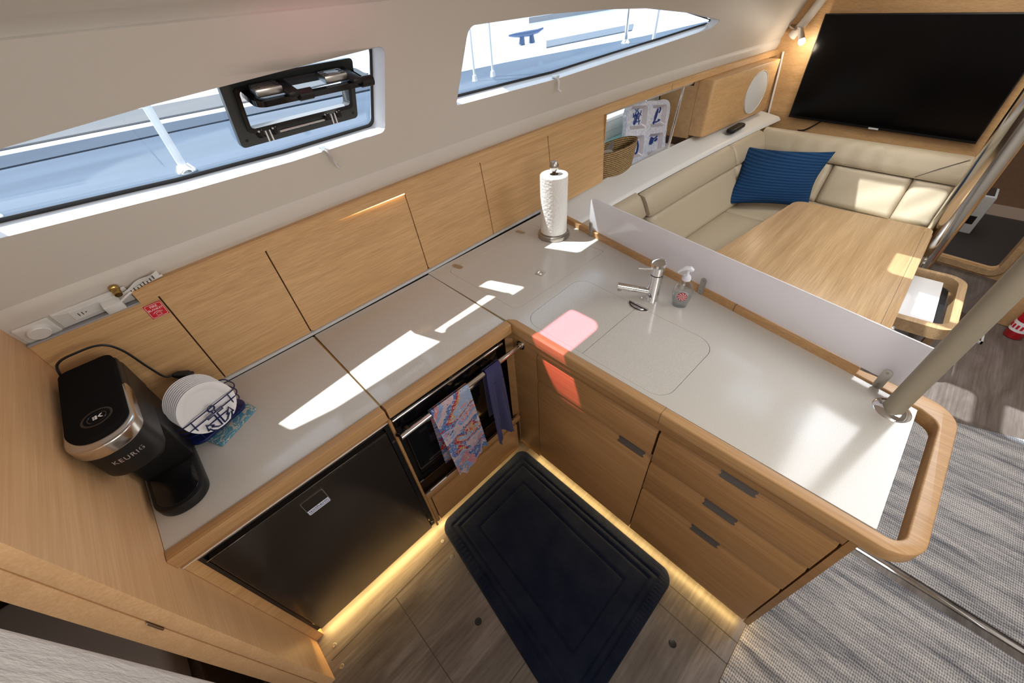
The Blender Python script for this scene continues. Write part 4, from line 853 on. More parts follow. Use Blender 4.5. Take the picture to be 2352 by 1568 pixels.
# ================================================================== towels on the bar
def drape(name, mt, x0, x1, ztop, fl, bl, label, ncol=26, amp=0.006, taper=None, seed=0, low=None):
    yb = 0.852; R_ = 0.0125
    prof_ = []
    nb = 12
    for k in range(nb + 1): prof_.append((yb + R_ + 0.001 + 0.004 * (1 - k / nb), ztop - bl * (1 - k / nb)))
    for k in range(1, 9): t = pi * k / 9; prof_.append((yb + R_ * cos(t), ztop + R_ * sin(t)))
    nf = 22
    for k in range(nf + 1): prof_.append((yb - R_ - 0.001 - 0.010 * (k / nf), ztop - fl * (k / nf)))
    m = len(prof_) - 1
    def f(u, v):
        kk = v * m; i = min(int(kk + 1e-6), m - 1); t = kk - i; p = Vector(prof_[i]).lerp(Vector(prof_[i + 1]), t)
        front_ = max(0.0, (v - 0.5) * 2); x = x0 + (x1 - x0) * u; z = p.y; y = p.x
        if taper: cx = (x0 + x1) / 2; x = cx + (x - cx) * taper(front_) + 0.0
        y -= amp * front_ * (1.2 + sin(u * 11 + seed) + 0.5 * sin(u * 23 + seed * 2)) * 1.6
        if low and v > 0.5: z -= low(u) * front_
        x += 0.018 * front_ * (0 if taper else 1)
        return (x, y, z)
    g = G(); g.grid(f, ncol, m, thick=0.003); o = g.build(name, mt, smooth=80)
    return tag(o, label, 'towel')
drape('kitchen_towel', PRINT, 0.335, 0.505, 0.838, 0.395, 0.36, 'tea towel printed with pink, blue and red sea life hanging on the bar', low=lambda u: 0.07 * math.exp(-((u - 0.30) / 0.16) ** 2) - 0.01 * u, seed=1.3)
ht_ = drape('hand_towel', BLUETOW, 0.590, 0.665, 0.842, 0.40, 0.30, 'plain indigo terry hand towel gathered on the bar', taper=lambda t: 1.0 + 0.55 * t ** 0.7, amp=0.011, seed=0.4, low=lambda u: 0.02 * sin(u * 9))
g = G(); g.box(0.588, 0.668, 0.8345, 0.8365, 0.765, 0.768); g.build('towel_band', mat('indigo_seam', (0.03, 0.03, 0.11), 0.9), ht_)

# ================================================================== floor coverings
mt_ = thing('kitchen_mat', (0.5, 0.45, 0.0), 'dark navy plush memory-foam mat with stitched rectangles in front of the cooker', 'mat')
MQ = [(0.222, 0.905), (0.800, 0.912), (0.798, -0.010), (0.105, -0.010)]
def bil(u, v):
    A, B, C_, D = [Vector(q) for q in MQ]; return (A.lerp(B, u)).lerp(D.lerp(C_, u), v)
def mf(u, v):
    p = bil(u, v); h = 0.020
    du, dv = min(u, 1 - u) * 0.62, min(v, 1 - v) * 0.92
    # rounded corners
    rc = 0.055
    if du < rc and dv < rc:
        q = Vector((rc - du, rc - dv)); m_ = max(q.x, q.y)
        if q.length > 1e-6:
            k = m_ / q.length; nx, ny = rc - q.x * k, rc - q.y * k
            su = (nx if u < .5 else 0.62 - nx) / 0.62; sv = (ny if v < .5 else 0.92 - ny) / 0.92; p = bil(su, sv); du, dv = nx, ny
            ed = rc - m_
        else: ed = min(du, dv)
    else: ed = min(du, dv)
    if ed < 0.006: h *= sqrt(max(0, 1 - ((0.006 - ed) / 0.006) ** 2)) * 0.9 + 0.05
    for e_ in (0.050, 0.078, 0.150):
        h -= 0.0075 * math.exp(-((ed - e_) / 0.0055) ** 2)
    if ed < 0.045: h += 0.0016 * sin((u if v < .1 or v > .9 else v) * 260) * (ed / 0.045)
    return (p.x, p.y, h)
G().grid(mf, 150, 200).build('pile', PLUSH, mt_, smooth=180)
G().prism(rpoly([tuple(bil(.01, .01)), tuple(bil(.99, .01)), tuple(bil(.99, .99)), tuple(bil(.01, .99))], 0.05), 0.0008, 0.008).build('backing', BLACK, mt_)
tag(G().prism(rpoly([(0.845, -0.292), (1.405, -0.30), (1.385, -1.50), (0.36, -1.50), (0.585, -0.292)], [0.02] * 5), 0.0008, 0.009, bev=0.003).build('carpet', CARPET), 'grey woven carpet section at the end of the peninsula', 'carpet')
tag(G().prism(rpoly([(1.475, -0.40), (2.50, -0.44), (2.525, -0.72), (2.64, -1.05), (2.64, -1.55), (1.455, -1.55)], 0.02), 0.0008, 0.009, bev=0.003).build('carpet', CARPET), 'grey woven carpet section farther forward beyond the metal strip', 'carpet')
ms = thing('threshold_strip', (1.45, -0.9, 0), 'bright metal strip set in the floor between the two carpets', 'strip')
G().box(1.436, 1.452, -1.55, -0.33, 0.0008, 0.006, 0.001).build('strip', CHROME, ms)
for (x, y) in ((0.185, 0.839), (0.175, 0.753), (0.186, 0.156), (-0.37, 0.838), (-0.38, 0.753)):
    tag(G().lathe([(0, 0.0016), (0.003, 0.0012), (0.0038, 0.0022), (0.0085, 0.0018), (0.0095, 0.0007)], 18, T(x, y, 0)).build('floor_stud', STEEL), {0.839: 'steel floor stud touching the mat corner near the fridge', 0.753: 'second steel floor stud near the mat by the fridge', 0.156: 'lone steel floor stud at the bottom edge beside the mat', 0.838: 'steel floor stud under the aft end of the fridge'}[y] if not (y == 0.753 and x < 0) else 'last steel floor stud at the oak panel', 'stud')
for (x, y, lab) in ((0.095, 0.479, 'black round finger hole in the floor left of the mat'), (0.451 + 0.13, -0.118, 'black round finger hole in the floor right of the mat')):
    tag(G().lathe([(0, 0.0012), (0.011, 0.0012), (0.0135, 0.0018), (0.0145, 0.0007)], 22, T(x, y, 0)).build('finger_hole', BLACK), lab, 'finger hole')

# ================================================================== grab pole on the peninsula
gp = thing('grab_pole', (1.25, -0.236, 0.93), 'beige wrapped grab pole rising from the peninsula corner', 'pole')
G().tube([(1.25, -0.236, 0.934), (1.268, -0.249, 1.965)], 0.0255, 28).build('pole', PVCBEI, gp)
G().lathe([(0.026, 0.010), (0.030, 0.009), (0.044, 0.004), (0.047, 0.0), (0.026, 0.0)], 36, T(1.25, -0.236, 0.9303)).build('flange', CHROME, gp)

# ================================================================== SALOON
# niche and white ledge along the hull
ld = thing('ledge', (3.0, 1.4, 0.86), 'white moulded ledge running behind the sofa back', 'ledge')
g = G()
def ledge(u, v):
    x = 1.64 + 2.89 * u; P5 = [(-0.222, 0.835), (-0.205, 0.858), (-0.19, 0.864), (-0.03, 0.892), (0.0, 0.905), (0.012, 0.90), (0.02, 0.86)]
    k = min(int(v * 6 + 1e-6), 5); t = v * 6 - k; p = Vector(P5[k]).lerp(Vector(P5[k + 1]), t); return (x, S(x) + p.x, p.y)
g.grid(ledge, 40, 6); g.build('moulding', CREAM, ld)
nw = thing('niche_lining', (2.85, 1.8, 0.84), 'pale planked lining of the open niche behind the tray', 'niche')
G().box(2.27, 3.39, 1.80, 1.81, 0.80, 1.30).build('back_panel', mat('pale_planks', (0.55, 0.53, 0.48), 0.5), nw)
for z in (0.93, 1.00, 1.07, 1.135, 1.20): G().box(2.27, 3.39, 1.7985, 1.7995, z, z + 0.003).build('plank_line', GREYSTRIP, nw)
G().box(2.27, 3.39, 1.50, 1.80, 0.835, 0.845).build('floor_panel', CREAM, nw)
G().box(2.27, 3.39, 1.56, 1.80, 1.296, 1.304).build('top_panel', CREAM, nw)
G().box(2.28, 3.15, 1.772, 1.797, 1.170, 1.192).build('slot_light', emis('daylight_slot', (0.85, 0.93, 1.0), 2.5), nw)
G().box(2.28, 3.38, 1.70, 1.795, 1.008, 1.016).build('glass_shelf', mat('green_glass_edge', (0.20, 0.42, 0.38), 0.1), nw)
G().tube([(3.112, 1.475, 1.31), (3.085, 1.50, 0.86)], 0.010, 14).build('chrome_rod', CHROME, nw)
bs = thing('seagrass_basket', (2.50, 1.64, 0.846), 'woven seagrass basket in the niche against the last locker', 'basket')
M_ = T(2.48, 1.575, 0.8455)
G().lathe([(0.0, 0.0), (0.15, 0.0), (0.17, 0.02), (0.20, 0.18), (0.205, 0.225), (0.195, 0.226), (0.19, 0.18), (0.16, 0.03), (0, 0.03)], 40, M_, 1.12, 0.42).build('weave', BASKET, bs)
sh = thing('scallop_shell', (2.42, 1.62, 0.99), 'greyish seashell lying in the seagrass basket', 'shell')
g = G(); g.grid(lambda u, v: (2.40 + 0.075 * v * cos((u - .5) * 2.6) * 0.9 - 0.02, 1.57 + 0.02 * sin(v * 3), 1.02 + 0.085 * v * sin((u - 0.15) * 2.3) + 0.004 * sin(u * 60)), 40, 10, thick=0.006); g.build('shell', mat('shell_grey', (0.38, 0.34, 0.30), 0.5), sh)
g = G(); g.sphere((2.38, 1.57, 1.00), 0.07, (1, .8, .9)); tag(g.build('round_shell', mat('shell_beige', (0.42, 0.38, 0.33), 0.6)), 'rounded pebble-like shell at the left of the basket', 'shell')
# divided tray leaning in the niche
Mt2 = FR((2.99, 1.655, 0.905), (1.0, 0.0, -0.17), (0.17, 0.13, 1.0))
ty = thing('divided_tray', (2.95, 1.6, 0.86), 'blue and white four-part serving tray leaning in the niche', 'tray')
def tray_out(sx, sz):
    out = []
    for k in range(96):
        t = 2 * pi * k / 96; n_ = 7.5; c_, s_ = cos(t), sin(t); r = (abs(c_) ** n_ + abs(s_) ** n_) ** (-1 / n_) * (1 - 0.018 * cos(4 * t) + 0.010 * cos(12 * t))
        out.append((sx * r * c_, 0.115 + sz * r * s_))
    return out
TO = tray_out(0.315, 0.205)
cells = [(-0.150, 0.215), (0.150, 0.215), (-0.150, 0.022), (0.150, 0.022)]
ch = [rrect(cx - 0.115, cx + 0.115, cz - 0.074, cz + 0.074, 0.026, 5) for cx, cz in cells]
G().prism(TO, 0.0, 0.022, holes=ch, M=Mt2).build('rim', PORCE, ty)
G().prism([(p[0] * .93, 0.115 + (p[1] - .115) * .93) for p in TO], -0.022, 0.0, M=Mt2).build('tray_base', PORCE, ty)
for k, (cx, cz) in enumerate(cells):
    o = [(cx + (x - cx) * 1.0, cz + (z - cz) * 1.0) for x, z in ch[k]]
    g = G(); m = len(o)
    g.grid(lambda u, v: Mt2 @ Vector((cx + (o[int(round(u * m)) % m][0] - cx) * (1 - 0.28 * v), cz + (o[int(round(u * m)) % m][1] - cz) * (1 - 0.28 * v), 0.022 - 0.021 * v)), m, 3); g.build('dish_wall', mat('lilac_glaze', (0.50, 0.47, 0.52), 0.15) if k == 0 else bpy.data.materials['lilac_glaze'], ty)
def ink(pts, r=0.004): g.tube([Mt2 @ Vector((p[0], p[1], 0.003)) for p in smooth([(q[0], q[1], 0) for q in pts], 5)], r, 6)
# octopus
g = G(); cx, cz = cells[0]
g.sphere(tuple(Mt2 @ Vector((cx - 0.02, cz - 0.03, 0.003))), 0.018, (1.1, .3, 1.0), 14, 10); g.sphere(tuple(Mt2 @ Vector((cx, cz - 0.003, 0.003))), 0.011, (1, .3, 1), 12, 8)
for (dx, dz, wv) in ((0.055, 0.045, 1), (0.02, 0.058, -1), (-0.03, 0.05, 1), (-0.05, 0.03, -1), (0.06, 0.012, -1), (0.055, -0.02, 1), (0.04, -0.048, -1), (-0.05, 0.002, 1)):
    ink([(cx, cz), (cx + dx * .4 - dz * .2 * wv, cz + dz * .4 + dx * .2 * wv), (cx + dx * .75 + dz * .2 * wv, cz + dz * .75 - dx * .2 * wv), (cx + dx, cz + dz)], 0.0032)
g.build('octopus_motif', INK, ty)
# turtle
g = G(); cx, cz = cells[1]
g.grid(lambda u, v: Mt2 @ Vector((cx - 0.008 + (v * 0.02 * cos(2 * pi * u)) + 0.045 * v * sin(2 * pi * u) * 0.4, cz + 0.008 + 0.045 * v * sin(2 * pi * u), 0.003)), 24, 3); ink([(cx + .03, cz + .06), (cx + .045, cz + .045), (cx + .03, cz + .02)], 0.006); ink([(cx - .03, cz - .04), (cx + .01, cz - .04), (cx + .055, cz - .03), (cx + .03, cz - .028)], 0.006); ink([(cx - .045, cz - .05), (cx - .03, cz - .038)], 0.009)
g.build('turtle_motif', INK2 if False else INK, ty)
g = G(); cx, cz = cells[2]
g.sphere(tuple(Mt2 @ Vector((cx - 0.045, cz + 0.0, 0.003))), 0.02, (1.0, .3, 1.0), 14, 10); ink([(cx - .045, cz + .01), (cx - .04, cz + .045), (cx - .015, cz + .04)], 0.007); ink([(cx - .02, cz + .035), (cx + .03, cz + .045), (cx + .06, cz + .01), (cx + .055, cz - .04), (cx + .035, cz - .05)], 0.008); ink([(cx - .03, cz + .02), (cx + .02, cz + .0)], 0.005)
g.build('lobster_motif', INK, ty)
g = G(); cx, cz = cells[3]
g.sphere(tuple(Mt2 @ Vector((cx - 0.03, cz + 0.015, 0.003))), 0.022, (1.4, .3, 1.0), 14, 10); ink([(cx - .06, cz + .0), (cx - .045, cz + .045), (cx, cz + .035), (cx + .05, cz + .05)], 0.006); ink([(cx + .02, cz + .02), (cx + .05, cz + .03)], 0.009)
g.build('crab_motif', INK, ty)
# speaker cabinet
sp = thing('speaker_cabinet', (3.9, 1.4, 0.9), 'oak cabinet box under the rail holding the round speaker', 'cabinet')
yf = lambda x: S(x) - 0.10 + 0.0 * x
g = G(); g.prism(rpoly([(3.40, yf(3.4)), (4.42, yf(4.42) + 0.0), (4.42, 1.455), (3.40, 1.50)], [0.03, 0, 0, 0], 6), 0.925, 1.306, bev=0.004); g.build('box', WX, sp)
g = G(); g.prism([(1.502, 0.90), (1.795, 0.90), (1.795, 1.262), (1.535, 1.262), (1.535, 1.302), (1.502, 1.302)], 3.40, 3.42, M=Matrix(((0, 0, 1, 0), (1, 0, 0, 0), (0, 1, 0, 0), (0, 0, 0, 1)))); g.build('side_panel', WX, sp)
nx = (yf(4.42) - yf(3.40)) / 1.02
ysp = yf(3.4) + (yf(4.42) - yf(3.4)) * 0.72 / 1.02
Msp = FR((4.12, ysp - 0.0015, 1.112), (1, nx, 0), (0, 0, 1))
spk = thing('speaker', (4.12, yf(4.12), 1.1), 'round white loudspeaker grille on the oak cabinet by the television', 'speaker')
G().lathe([(0.0, 0.012), (0.150, 0.012), (0.160, 0.009), (0.162, 0.0), (0, 0.0)], 48, Msp, 1.0, 0.92).build('grille', mat('speaker_grille', (0.66, 0.66, 0.66), 0.6), spk)
g = G(); g.lathe([(0.160, 0.0), (0.163, 0.012), (0.167, 0.012), (0.168, 0.0)], 48, Msp, 1.0, 0.92); g.build('ring', WHITEP, spk)
# black router on ledge, cords
rt = thing('black_box', (3.83, 1.2, 0.87), 'small black electronic box on the white ledge below the speaker', 'device')
G().prism(rrect(3.72, 3.98, 1.27, 1.335, 0.03, 6), 0.889, 0.918, bev=0.008, seg=3).build('case', BLACKM, rt)
wc = [Vector(BH(1.34, 1.335, 0.012)), Vector(BH(1.325, 1.20, 0.010)), Vector(BH(1.312, 1.05, 0.010)), Vector(BH(1.298, 0.90, 0.010)), Vector(BH(1.292, 0.80, 0.012))]
tag(G().tube(smooth(wc, 6), 0.0085, 8).build('power_cable', WHITEP), 'white cord hanging down the bulkhead corner left of the television', 'cord')
tag(G().tube(smooth([BH(0.845, 0.875, 0.03), BH(0.89, 0.83, 0.02), BH(0.95, 0.785, 0.015), BH(1.0, 0.775, 0.02)], 6), 0.006, 8).build('television_cable', BLACK), 'black cable trailing from below the television', 'cable')
# television
MB = lambda w: None
tv = thing('television', BH(0.5, 1.2, 0.03), 'large black flat television on the forward oak bulkhead', 'television')
def bhp(poly, w0, w1, bev=0.0, holes=()):
    g = G(); g.prism(poly, w0, w1, bev=bev, holes=holes); g.map(lambda x, y, z: BH(x, y, z)); return g
TVP = [(-0.138, 0.874), (1.112, 0.874), (1.116, 1.588), (-0.145, 1.588)]
bhp([(-0.10, 0.90), (1.08, 0.90), (1.08, 1.56), (-0.10, 1.56)], 0.004, 0.03).build('back', BLACK, tv)
bhp(TVP, 0.03, 0.050, 0.003).build('bezel', BLACKM, tv)
bhp([(-0.130, 0.892), (1.105, 0.892), (1.108, 1.580), (-0.137, 1.580)], 0.0503, 0.0506).build('screen', mat('screen_glass', (0.001, 0.001, 0.0015), 0.22, 0, 0.2), tv)
bhp([(0.437, 0.874), (0.503, 0.874), (0.503, 0.885), (0.437, 0.885)], 0.0505, 0.053).build('maker_plate', ALU, tv)
# reading lamp on the bulkhead corner
rl_ = thing('reading_lamp', BH(1.27, 1.47, 0.02), 'small lit chrome reading lamp in the corner above the rail', 'lamp')
q0 = Vector(BH(1.30, 1.505, 0.04)); q1 = Vector(BH(1.245, 1.50, 0.10)); q2 = Vector(BH(1.205, 1.42, 0.12))
G().lathe([(0, 0.0), (0.05, 0.0), (0.05, 0.012), (0, 0.02)], 24, FR(tuple(q0), (0, 0.9, 0.3), (1, 0, 0.2)), 1, .6).build('base', NICKEL, rl_)
G().tube([q0, q0.lerp(q1, .6), q1], 0.010, 10).build('stem', CHROME, rl_)
G().tube([q1, q1.lerp(q2, .85)], [0.018, 0.026], 16).build('head', CHROME, rl_)
G().sphere(tuple(q2), 0.024).build('bulb', BULB, rl_)
pl_ = bpy.data.lights.new('reading_lamp_light', 'POINT'); pl_.energy = 1.5; pl_.color = (1, 0.85, 0.65); pl_.shadow_soft_size = 0.03
po = bpy.data.objects.new('reading_lamp_light', pl_); COL.objects.link(po); po.location = q2 + Vector((-0.05, -0.02, -0.06))
# headliner mouldings where the hull meets the bulkhead
def cove(pts, r, mt, lab, nm): return S_(G().tube(smooth(pts, 6), r, 10).build(nm, mt))
cove([BH(1.31, 1.44, 0.03), BH(1.24, 1.55, 0.03), BH(1.16, 1.72, 0.03), BH(1.10, 1.94, 0.03)], 0.034, LINER, '', 'trim_3')
# sofa
sf = thing('corner_sofa', (3.2, 0.9, 0.0), 'beige leather corner sofa wrapping around the saloon table', 'sofa')
def cushion(x0, x1, f, nm, nu=40, nv=24, th=0.12, wr=0.0):
    """f(u,v) front surface point, offset th backwards; rounded at the rims"""
    g = G()
    def ff(u, v):
        p = Vector(f(u, v)); e = 0.035; d = min(u * abs(x1 - x0), (1 - u) * abs(x1 - x0), v * 0.45, (1 - v) * 0.45)
        k = 1 - min(d / e, 1); return p, k
    nrm = Vector(f(0.5, 0.5)); a1 = Vector(f(0.6, 0.5)) - nrm; a2 = Vector(f(0.5, 0.6)) - nrm; n = a1.cross(a2).normalized()
    if n.dot(Vector((0, 0, 1.93)) - nrm) < 0: n = -n
    g.grid(lambda u, v: (lambda p, k: p - n * (0.030 * (1 - sqrt(max(0, 1 - k * k)))))(*ff(u, v)), nu, nv)
    # sides
    B = []
    for k in range(nu + 1): B.append((k / nu, 0))
    for k in range(1, nv + 1): B.append((1, k / nv))
    for k in range(1, nu + 1): B.append((1 - k / nu, 1))
    for k in range(1, nv): B.append((0, 1 - k / nv))
    m = len(B)
    g.grid(lambda u, v: Vector(f(*B[int(round(u * m)) % m])) - n * (0.030 + (th - 0.03) * v), m, 2)
    bmesh.ops.remove_doubles(g.bm, verts=g.bm.verts, dist=0.0008)
    return g.build(nm, LEATH, sf, smooth=70)
# outboard backrest: a short section and a long section, each with a top roll
def ob(x0, x1, za, zb, dy):
    def f(u, v):
        x = x0 + (x1 - x0) * u; z = za + (zb - za) * v; y = S(x) - 0.245 - dy - (0.83 - z) * 0.5; return (x, y, z)
    return f
def ob_top(x0, x1, dy, nm):
    g = G()
    pr = [(0.0, 0.70), (-0.026, 0.72), (-0.024, 0.79), (-0.014, 0.822), (0.010, 0.842), (0.035, 0.846), (0.04, 0.80)]
    def f(u, v):
        x = x0 + (x1 - x0) * u; k = min(int(v * 6 + 1e-6), 5); t = v * 6 - k; p = Vector(pr[k]).lerp(Vector(pr[k + 1]), t)
        e = min(u, 1 - u) * abs(x1 - x0); sh_ = 0.014 * max(0, 1 - e / 0.02) ** 2
        return (x, S(x) - 0.245 - dy - (0.83 - p.y) * 0.5 + p.x * 0.7 + sh_, p.y - (sh_ if v > .5 else 0))
    g.grid(f, 40, 6)
    for u in (0, 1): 
        g.grid(lambda a_, v: Vector(f(u, v)) + Vector((0, 0.07 * a_, -0.0 * a_)), 2, 6)
    return g.build(nm, LEATH, sf, smooth=60)
for (x0, x1, dy) in ((1.665, 2.372, 0.0), (2.378, 3.60, 0.028), (3.604, 4.12, 0.028)):
    cushion(x0, x1, ob(x0, x1, 0.43, 0.705, dy), 'back_cushion', 30, 14)
    ob_top(x0, x1, dy, 'top_roll')
# forward backrest
XFb = lambda y, z: 4.115 - 0.05 * (1.12 - y) * 0 - 0.0425 * (1.1 - y) - (0.83 - z) * 0.42
def fb(y0, y1, za, zb):
    def f(u, v):
        y = y0 + (y1 - y0) * u; z = za + (zb - za) * v; return (XFb(y, z) + 0.004 * sin(v * 9 + u * 7), y, z)
    return f
def fb_top(y0, y1, nm, mitre=0.0):
    g = G(); pr = [(0.0, 0.70), (-0.022, 0.72), (-0.020, 0.80), (-0.010, 0.838), (0.012, 0.858), (0.05, 0.862), (0.06, 0.80)]
    def f(u, v):
        k = min(int(v * 6 + 1e-6), 5); t = v * 6 - k; p = Vector(pr[k]).lerp(Vector(pr[k + 1]), t)
        y = y0 + (y1 - y0) * u; y = y + mitre * (1 - min(v * 1.2, 1)) * (u)
        w = 0.004 * sin(u * 60 + 3 * sin(v * 5)) * sin(min(v, .8) * 3.9) * (1 if 0.15 < u < 0.75 else .3)
        return (XFb(y, p.y) + p.x * 0.8 + w, y, p.y)
    g.grid(f, 90, 12)
    for u in (0, 1): g.grid(lambda a_, v: Vector(f(u, v)) + Vector((0.07 * a_, 0, 0)), 2, 6)
    return g.build(nm, LEATH, sf, smooth=60)
for (y0, y1) in ((0.56, 1.05), (0.055, 0.556), (-0.175, 0.051)): cushion(y0, y1, fb(y0, y1, 0.43, 0.705), 'back_cushion', 24, 14)
fb_top(1.16, -0.175, 'top_roll')
g = G(); g.tube([(XFb(-0.155, 0.855) - 0.012, -0.160, 0.853), (XFb(-0.03, 0.78) - 0.022, -0.04, 0.78), (XFb(0.053, 0.715) - 0.018, 0.053, 0.712)], 0.0022, 6); g.build('mitre_seam', SEAM, sf)
# seats
g = G(); g.box(1.66, 3.38, 0.50, 1.10, 0.30, 0.42, 0.03, 4); g.build('seat_cushion', LEATH, sf)
g = G(); g.box(3.385, 3.98, -0.135, 1.10, 0.30, 0.42, 0.03, 4); g.build('seat_cushion', LEATH, sf)
g = G(); g.box(1.66, 3.40, 0.55, 1.40, 0.0, 0.298); g.build('plinth', WX, sf)
g = G(); g.box(3.45, 4.05, -0.125, 1.1, 0.0, 0.298); g.build('plinth', WX, sf)
# indigo pillow
pw = thing('throw_pillow', (3.75, 0.85, 0.43), 'indigo striped throw pillow leaning in the sofa corner', 'pillow')
A_, B_, C_, D_ = Vector((3.86, 1.176, 0.745)), Vector((3.84, 0.542, 0.812)), Vector((3.72, 0.54, 0.43)), Vector((3.42, 1.070, 0.425))
nn = (B_ - A_).cross(D_ - A_).normalized()
if nn.dot(Vector((0, 0, 1.93)) - A_) < 0: nn = -nn
def pf(sgn):
    def f(u, v):
        p = (A_.lerp(B_, u)).lerp(D_.lerp(C_, u), v); cen = (A_ + B_ + C_ + D_) / 4
        s1, s2 = sin(pi * u), sin(pi * v); bul = (max(s1, 0) * max(s2, 0)) ** 0.45
        pin = 0.055 * (s1 * (1 - s2) * (1 if v < .5 else 1) + s2 * (1 - s1)); p = p + (cen - p) * pin * 2.2
        return p + nn * (0.075 * bul * sgn + 0.05) 
    return f
g = G(); g.grid(pf(1), 40, 40); g.grid(pf(-1), 40, 40); bmesh.ops.remove_doubles(g.bm, verts=g.bm.verts, dist=0.002)
Mr = nn; g.build('cover', PILLOW, pw, smooth=80)
# table
tbl = thing('saloon_table', (2.8, 0.2, 0.0), 'oak dining table in the saloon behind the frosted screen', 'table')
tp_ = rpoly([(1.98, 0.762), (3.450, 0.596), (3.475, -0.188), (1.98, -0.212)], [0.05, 0.085, 0.05, 0.05], 8)
G().prism(tp_, 0.572, 0.60, bev=0.004).build('tabletop', WTAB, tbl)
G().prism([(2.0, -0.168), (3.40, -0.152), (3.40, -0.1505), (2.0, -0.1665)], 0.6001, 0.6006).build('leaf_joint', SEAM, tbl)
G().prism([(2.02, -0.212), (3.44, -0.197), (3.44, -0.190), (2.02, -0.205)], 0.52, 0.572, bev=0.002).build('drop_edge', TRX, tbl)
for x in (2.24, 3.05): G().box(x, x + 0.03, -0.222, -0.208, 0.56, 0.585, 0.002).build('hinge', STEEL, tbl)
G().box(2.55, 3.05, 0.14, 0.30, 0.0, 0.572, 0.01).build('pedestal', WX, tbl)
# compression post
cpst = thing('mast_post', (3.52, -0.27, 0), 'thick polished steel mast post at the corner of the table', 'post')
G().tube([(3.572, -0.232, 0.0), (3.56, -0.222, 1.965)], 0.072, 40).build('tube', mat('polished_steel', (0.7, 0.69, 0.66), 0.12, 1.0), cpst)
# stool with tray
st_ = thing('frame_stool', (3.0, -0.36, 0), 'low oak stool with rounded open frame beside the table', 'stool')
G().prism(rpoly([(2.66, -0.10), (2.70, -0.485), (3.36, -0.470), (3.33, -0.10)], [0.03, 0.09, 0.09, 0.03], 8), 0.33, 0.40, holes=[rpoly([(2.71, -0.14), (2.745, -0.448), (3.325, -0.432), (3.30, -0.14)], [0.02, 0.07, 0.07, 0.02], 8)]).build('frame', WTAB, st_)
G().prism(rpoly([(2.73, -0.14), (2.78, -0.43), (3.31, -0.42), (3.29, -0.14)], 0.05, 6), 0.322, 0.332).build('base_panel', BLACKM, st_)
for (x, y) in ((2.78, -0.16), (2.80, -0.43), (3.26, -0.42), (3.26, -0.16)): G().box(x - 0.02, x + 0.02, y - 0.02, y + 0.02, 0.0, 0.328, 0.005).build('leg', WTAB, st_)
tag(G().prism(rpoly([(2.735, -0.12), (2.760, -0.395), (3.285, -0.375), (3.27, -0.12)], 0.004), 0.334, 0.372, bev=0.003).build('notebook', WHITEG), 'white flat binder lying in the tray of the low stool', 'binder')
# starboard seat base and a thin dark rectangle on the floor
sb_ = thing('seat_base', (4.0, -1.1, 0), 'sunlit oak seat base at the right edge beyond the pole', 'seat')
G().box(3.695, 4.22, -1.55, -0.742, 0.001, 0.42, 0.006).build('box', WX, sb_)
sk = thing('floor_rectangle', (3.5, -0.66, 0), 'dark flat rectangle with pale edge on the floor by the seat base', 'step')
G().box(3.392, 3.69, -0.728, -0.56, 0.001, 0.012).build('dark_plate', WDARK, sk)
g = G(); g.box(3.380, 3.392, -0.738, -0.56, 0.001, 0.016); g.build('edge', ALU, sk)
G().box(3.38, 3.69, -0.738, -0.728, 0.001, 0.016).build('edge', ALU, sk)
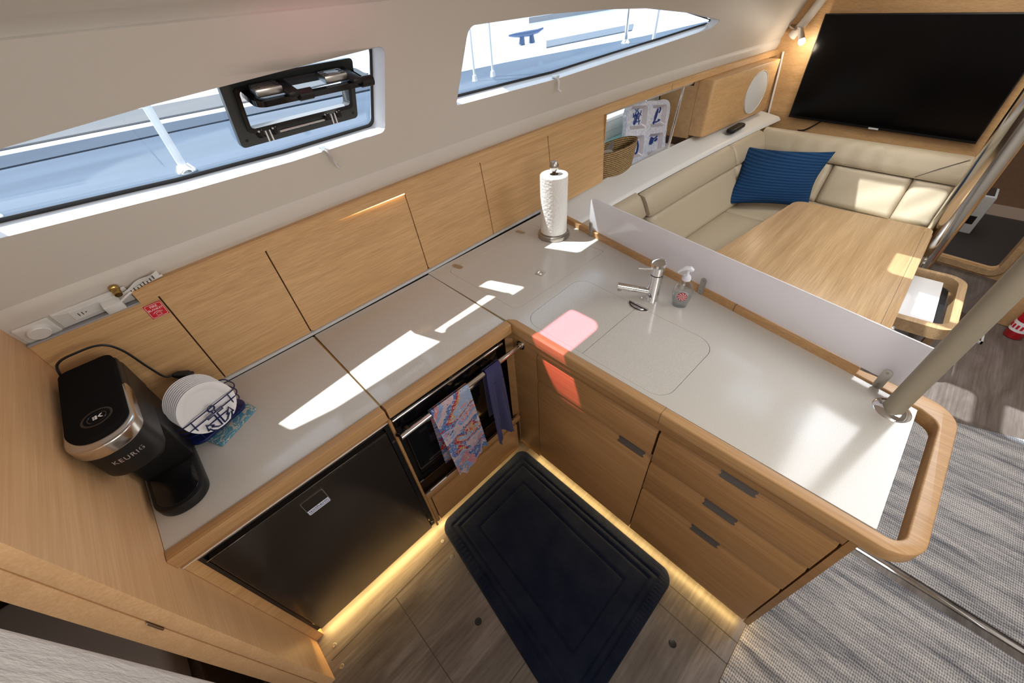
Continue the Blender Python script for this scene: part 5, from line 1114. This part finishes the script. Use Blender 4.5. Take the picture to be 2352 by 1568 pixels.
# bottle on the floor
bt = thing('sauce_bottle', (3.62, -0.88, 0), 'red bottle with white printed band standing on the floor at the right edge', 'bottle')
Mq = T(3.60, -0.865, 0.001)
G().lathe([(0, 0), (0.040, 0), (0.046, 0.008), (0.046, 0.20), (0.036, 0.24), (0.018, 0.27), (0.016, 0.30), (0, 0.30)], 28, Mq).build('bottle', mat('red_glass', (0.55, 0.01, 0.02), 0.12), bt)
G().lathe([(0.0466, 0.055), (0.0468, 0.055), (0.0468, 0.125), (0.0466, 0.125)], 28, Mq).build('white_band', WPRINT, bt)
g = G()
for k in range(14):
    a_ = 2 * pi * k / 14; g.box(-0.006, 0.006, -0.001, 0.001, -0.014, 0.014, M=T(3.60 + 0.0475 * cos(a_), -0.865 + 0.0475 * sin(a_), 0.09) @ Euler((0, 0, a_ + pi / 2)).to_matrix().to_4x4())
g.build('band_print', RED, bt)
# white unit in the forward cabin
wu = thing('white_unit', (5.3, -0.42, 0), 'white appliance standing in the dark forward cabin', 'appliance')
G().box(5.05, 5.30, -0.50, -0.34, 0.001, 0.34, 0.01).build('case', WHITEP, wu)
G().box(5.046, 5.05, -0.47, -0.42, 0.10, 0.17).build('opening', BLACK, wu)
G().box(5.08, 5.28, -0.48, -0.37, 0.341, 0.344).build('top_recess', WDARK, wu)

# ================================================================== aft side, lower left
jb = thing('door_frame', (-0.48, 0.71, 0), 'dark edged oak door jamb behind the galley end panel', 'door frame')
G().box(-0.490, -0.4495, 0.738, 0.800, 0.001, 1.60, 0.003).build('jamb', WZ, jb)
g = G(); g.prism(rpoly([(0.730, 0.935), (0.755, 0.935), (0.755, 0.948), (0.765, 0.948), (0.765, 0.975), (0.755, 0.975), (0.755, 0.99), (0.730, 0.99)], 0.004, 3), 0, 0.002, M=Matrix(((0, 0, 1, -0.4494), (1, 0, 0, 0), (0, 1, 0, 0), (0, 0, 0, 1)))); g.build('strike_plate', NICKEL, jb)
ps = thing('padded_panel', (-0.45, 0.25, 0), 'white padded vinyl panel in the near lower left corner', 'panel')
g = G(); g.box(-0.52, -0.405, -0.25, 0.588, 0.30, 1.40, 0.028, 5); g.build('padding', WLEATH, ps)
bh_ = thing('berth', (-1.0, 1.0, 0), 'grey mattress of the aft cabin berth seen through the gap', 'bed')
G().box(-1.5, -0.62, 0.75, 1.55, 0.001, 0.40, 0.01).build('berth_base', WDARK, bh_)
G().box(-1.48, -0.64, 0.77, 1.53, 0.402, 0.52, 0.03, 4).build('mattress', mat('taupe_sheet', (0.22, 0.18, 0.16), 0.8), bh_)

for o in bpy.data.objects:
    if '_L' in o: del o['_L']
    if o.parent is not None:
        for k in ('category',):
            if k in o: del o[k]
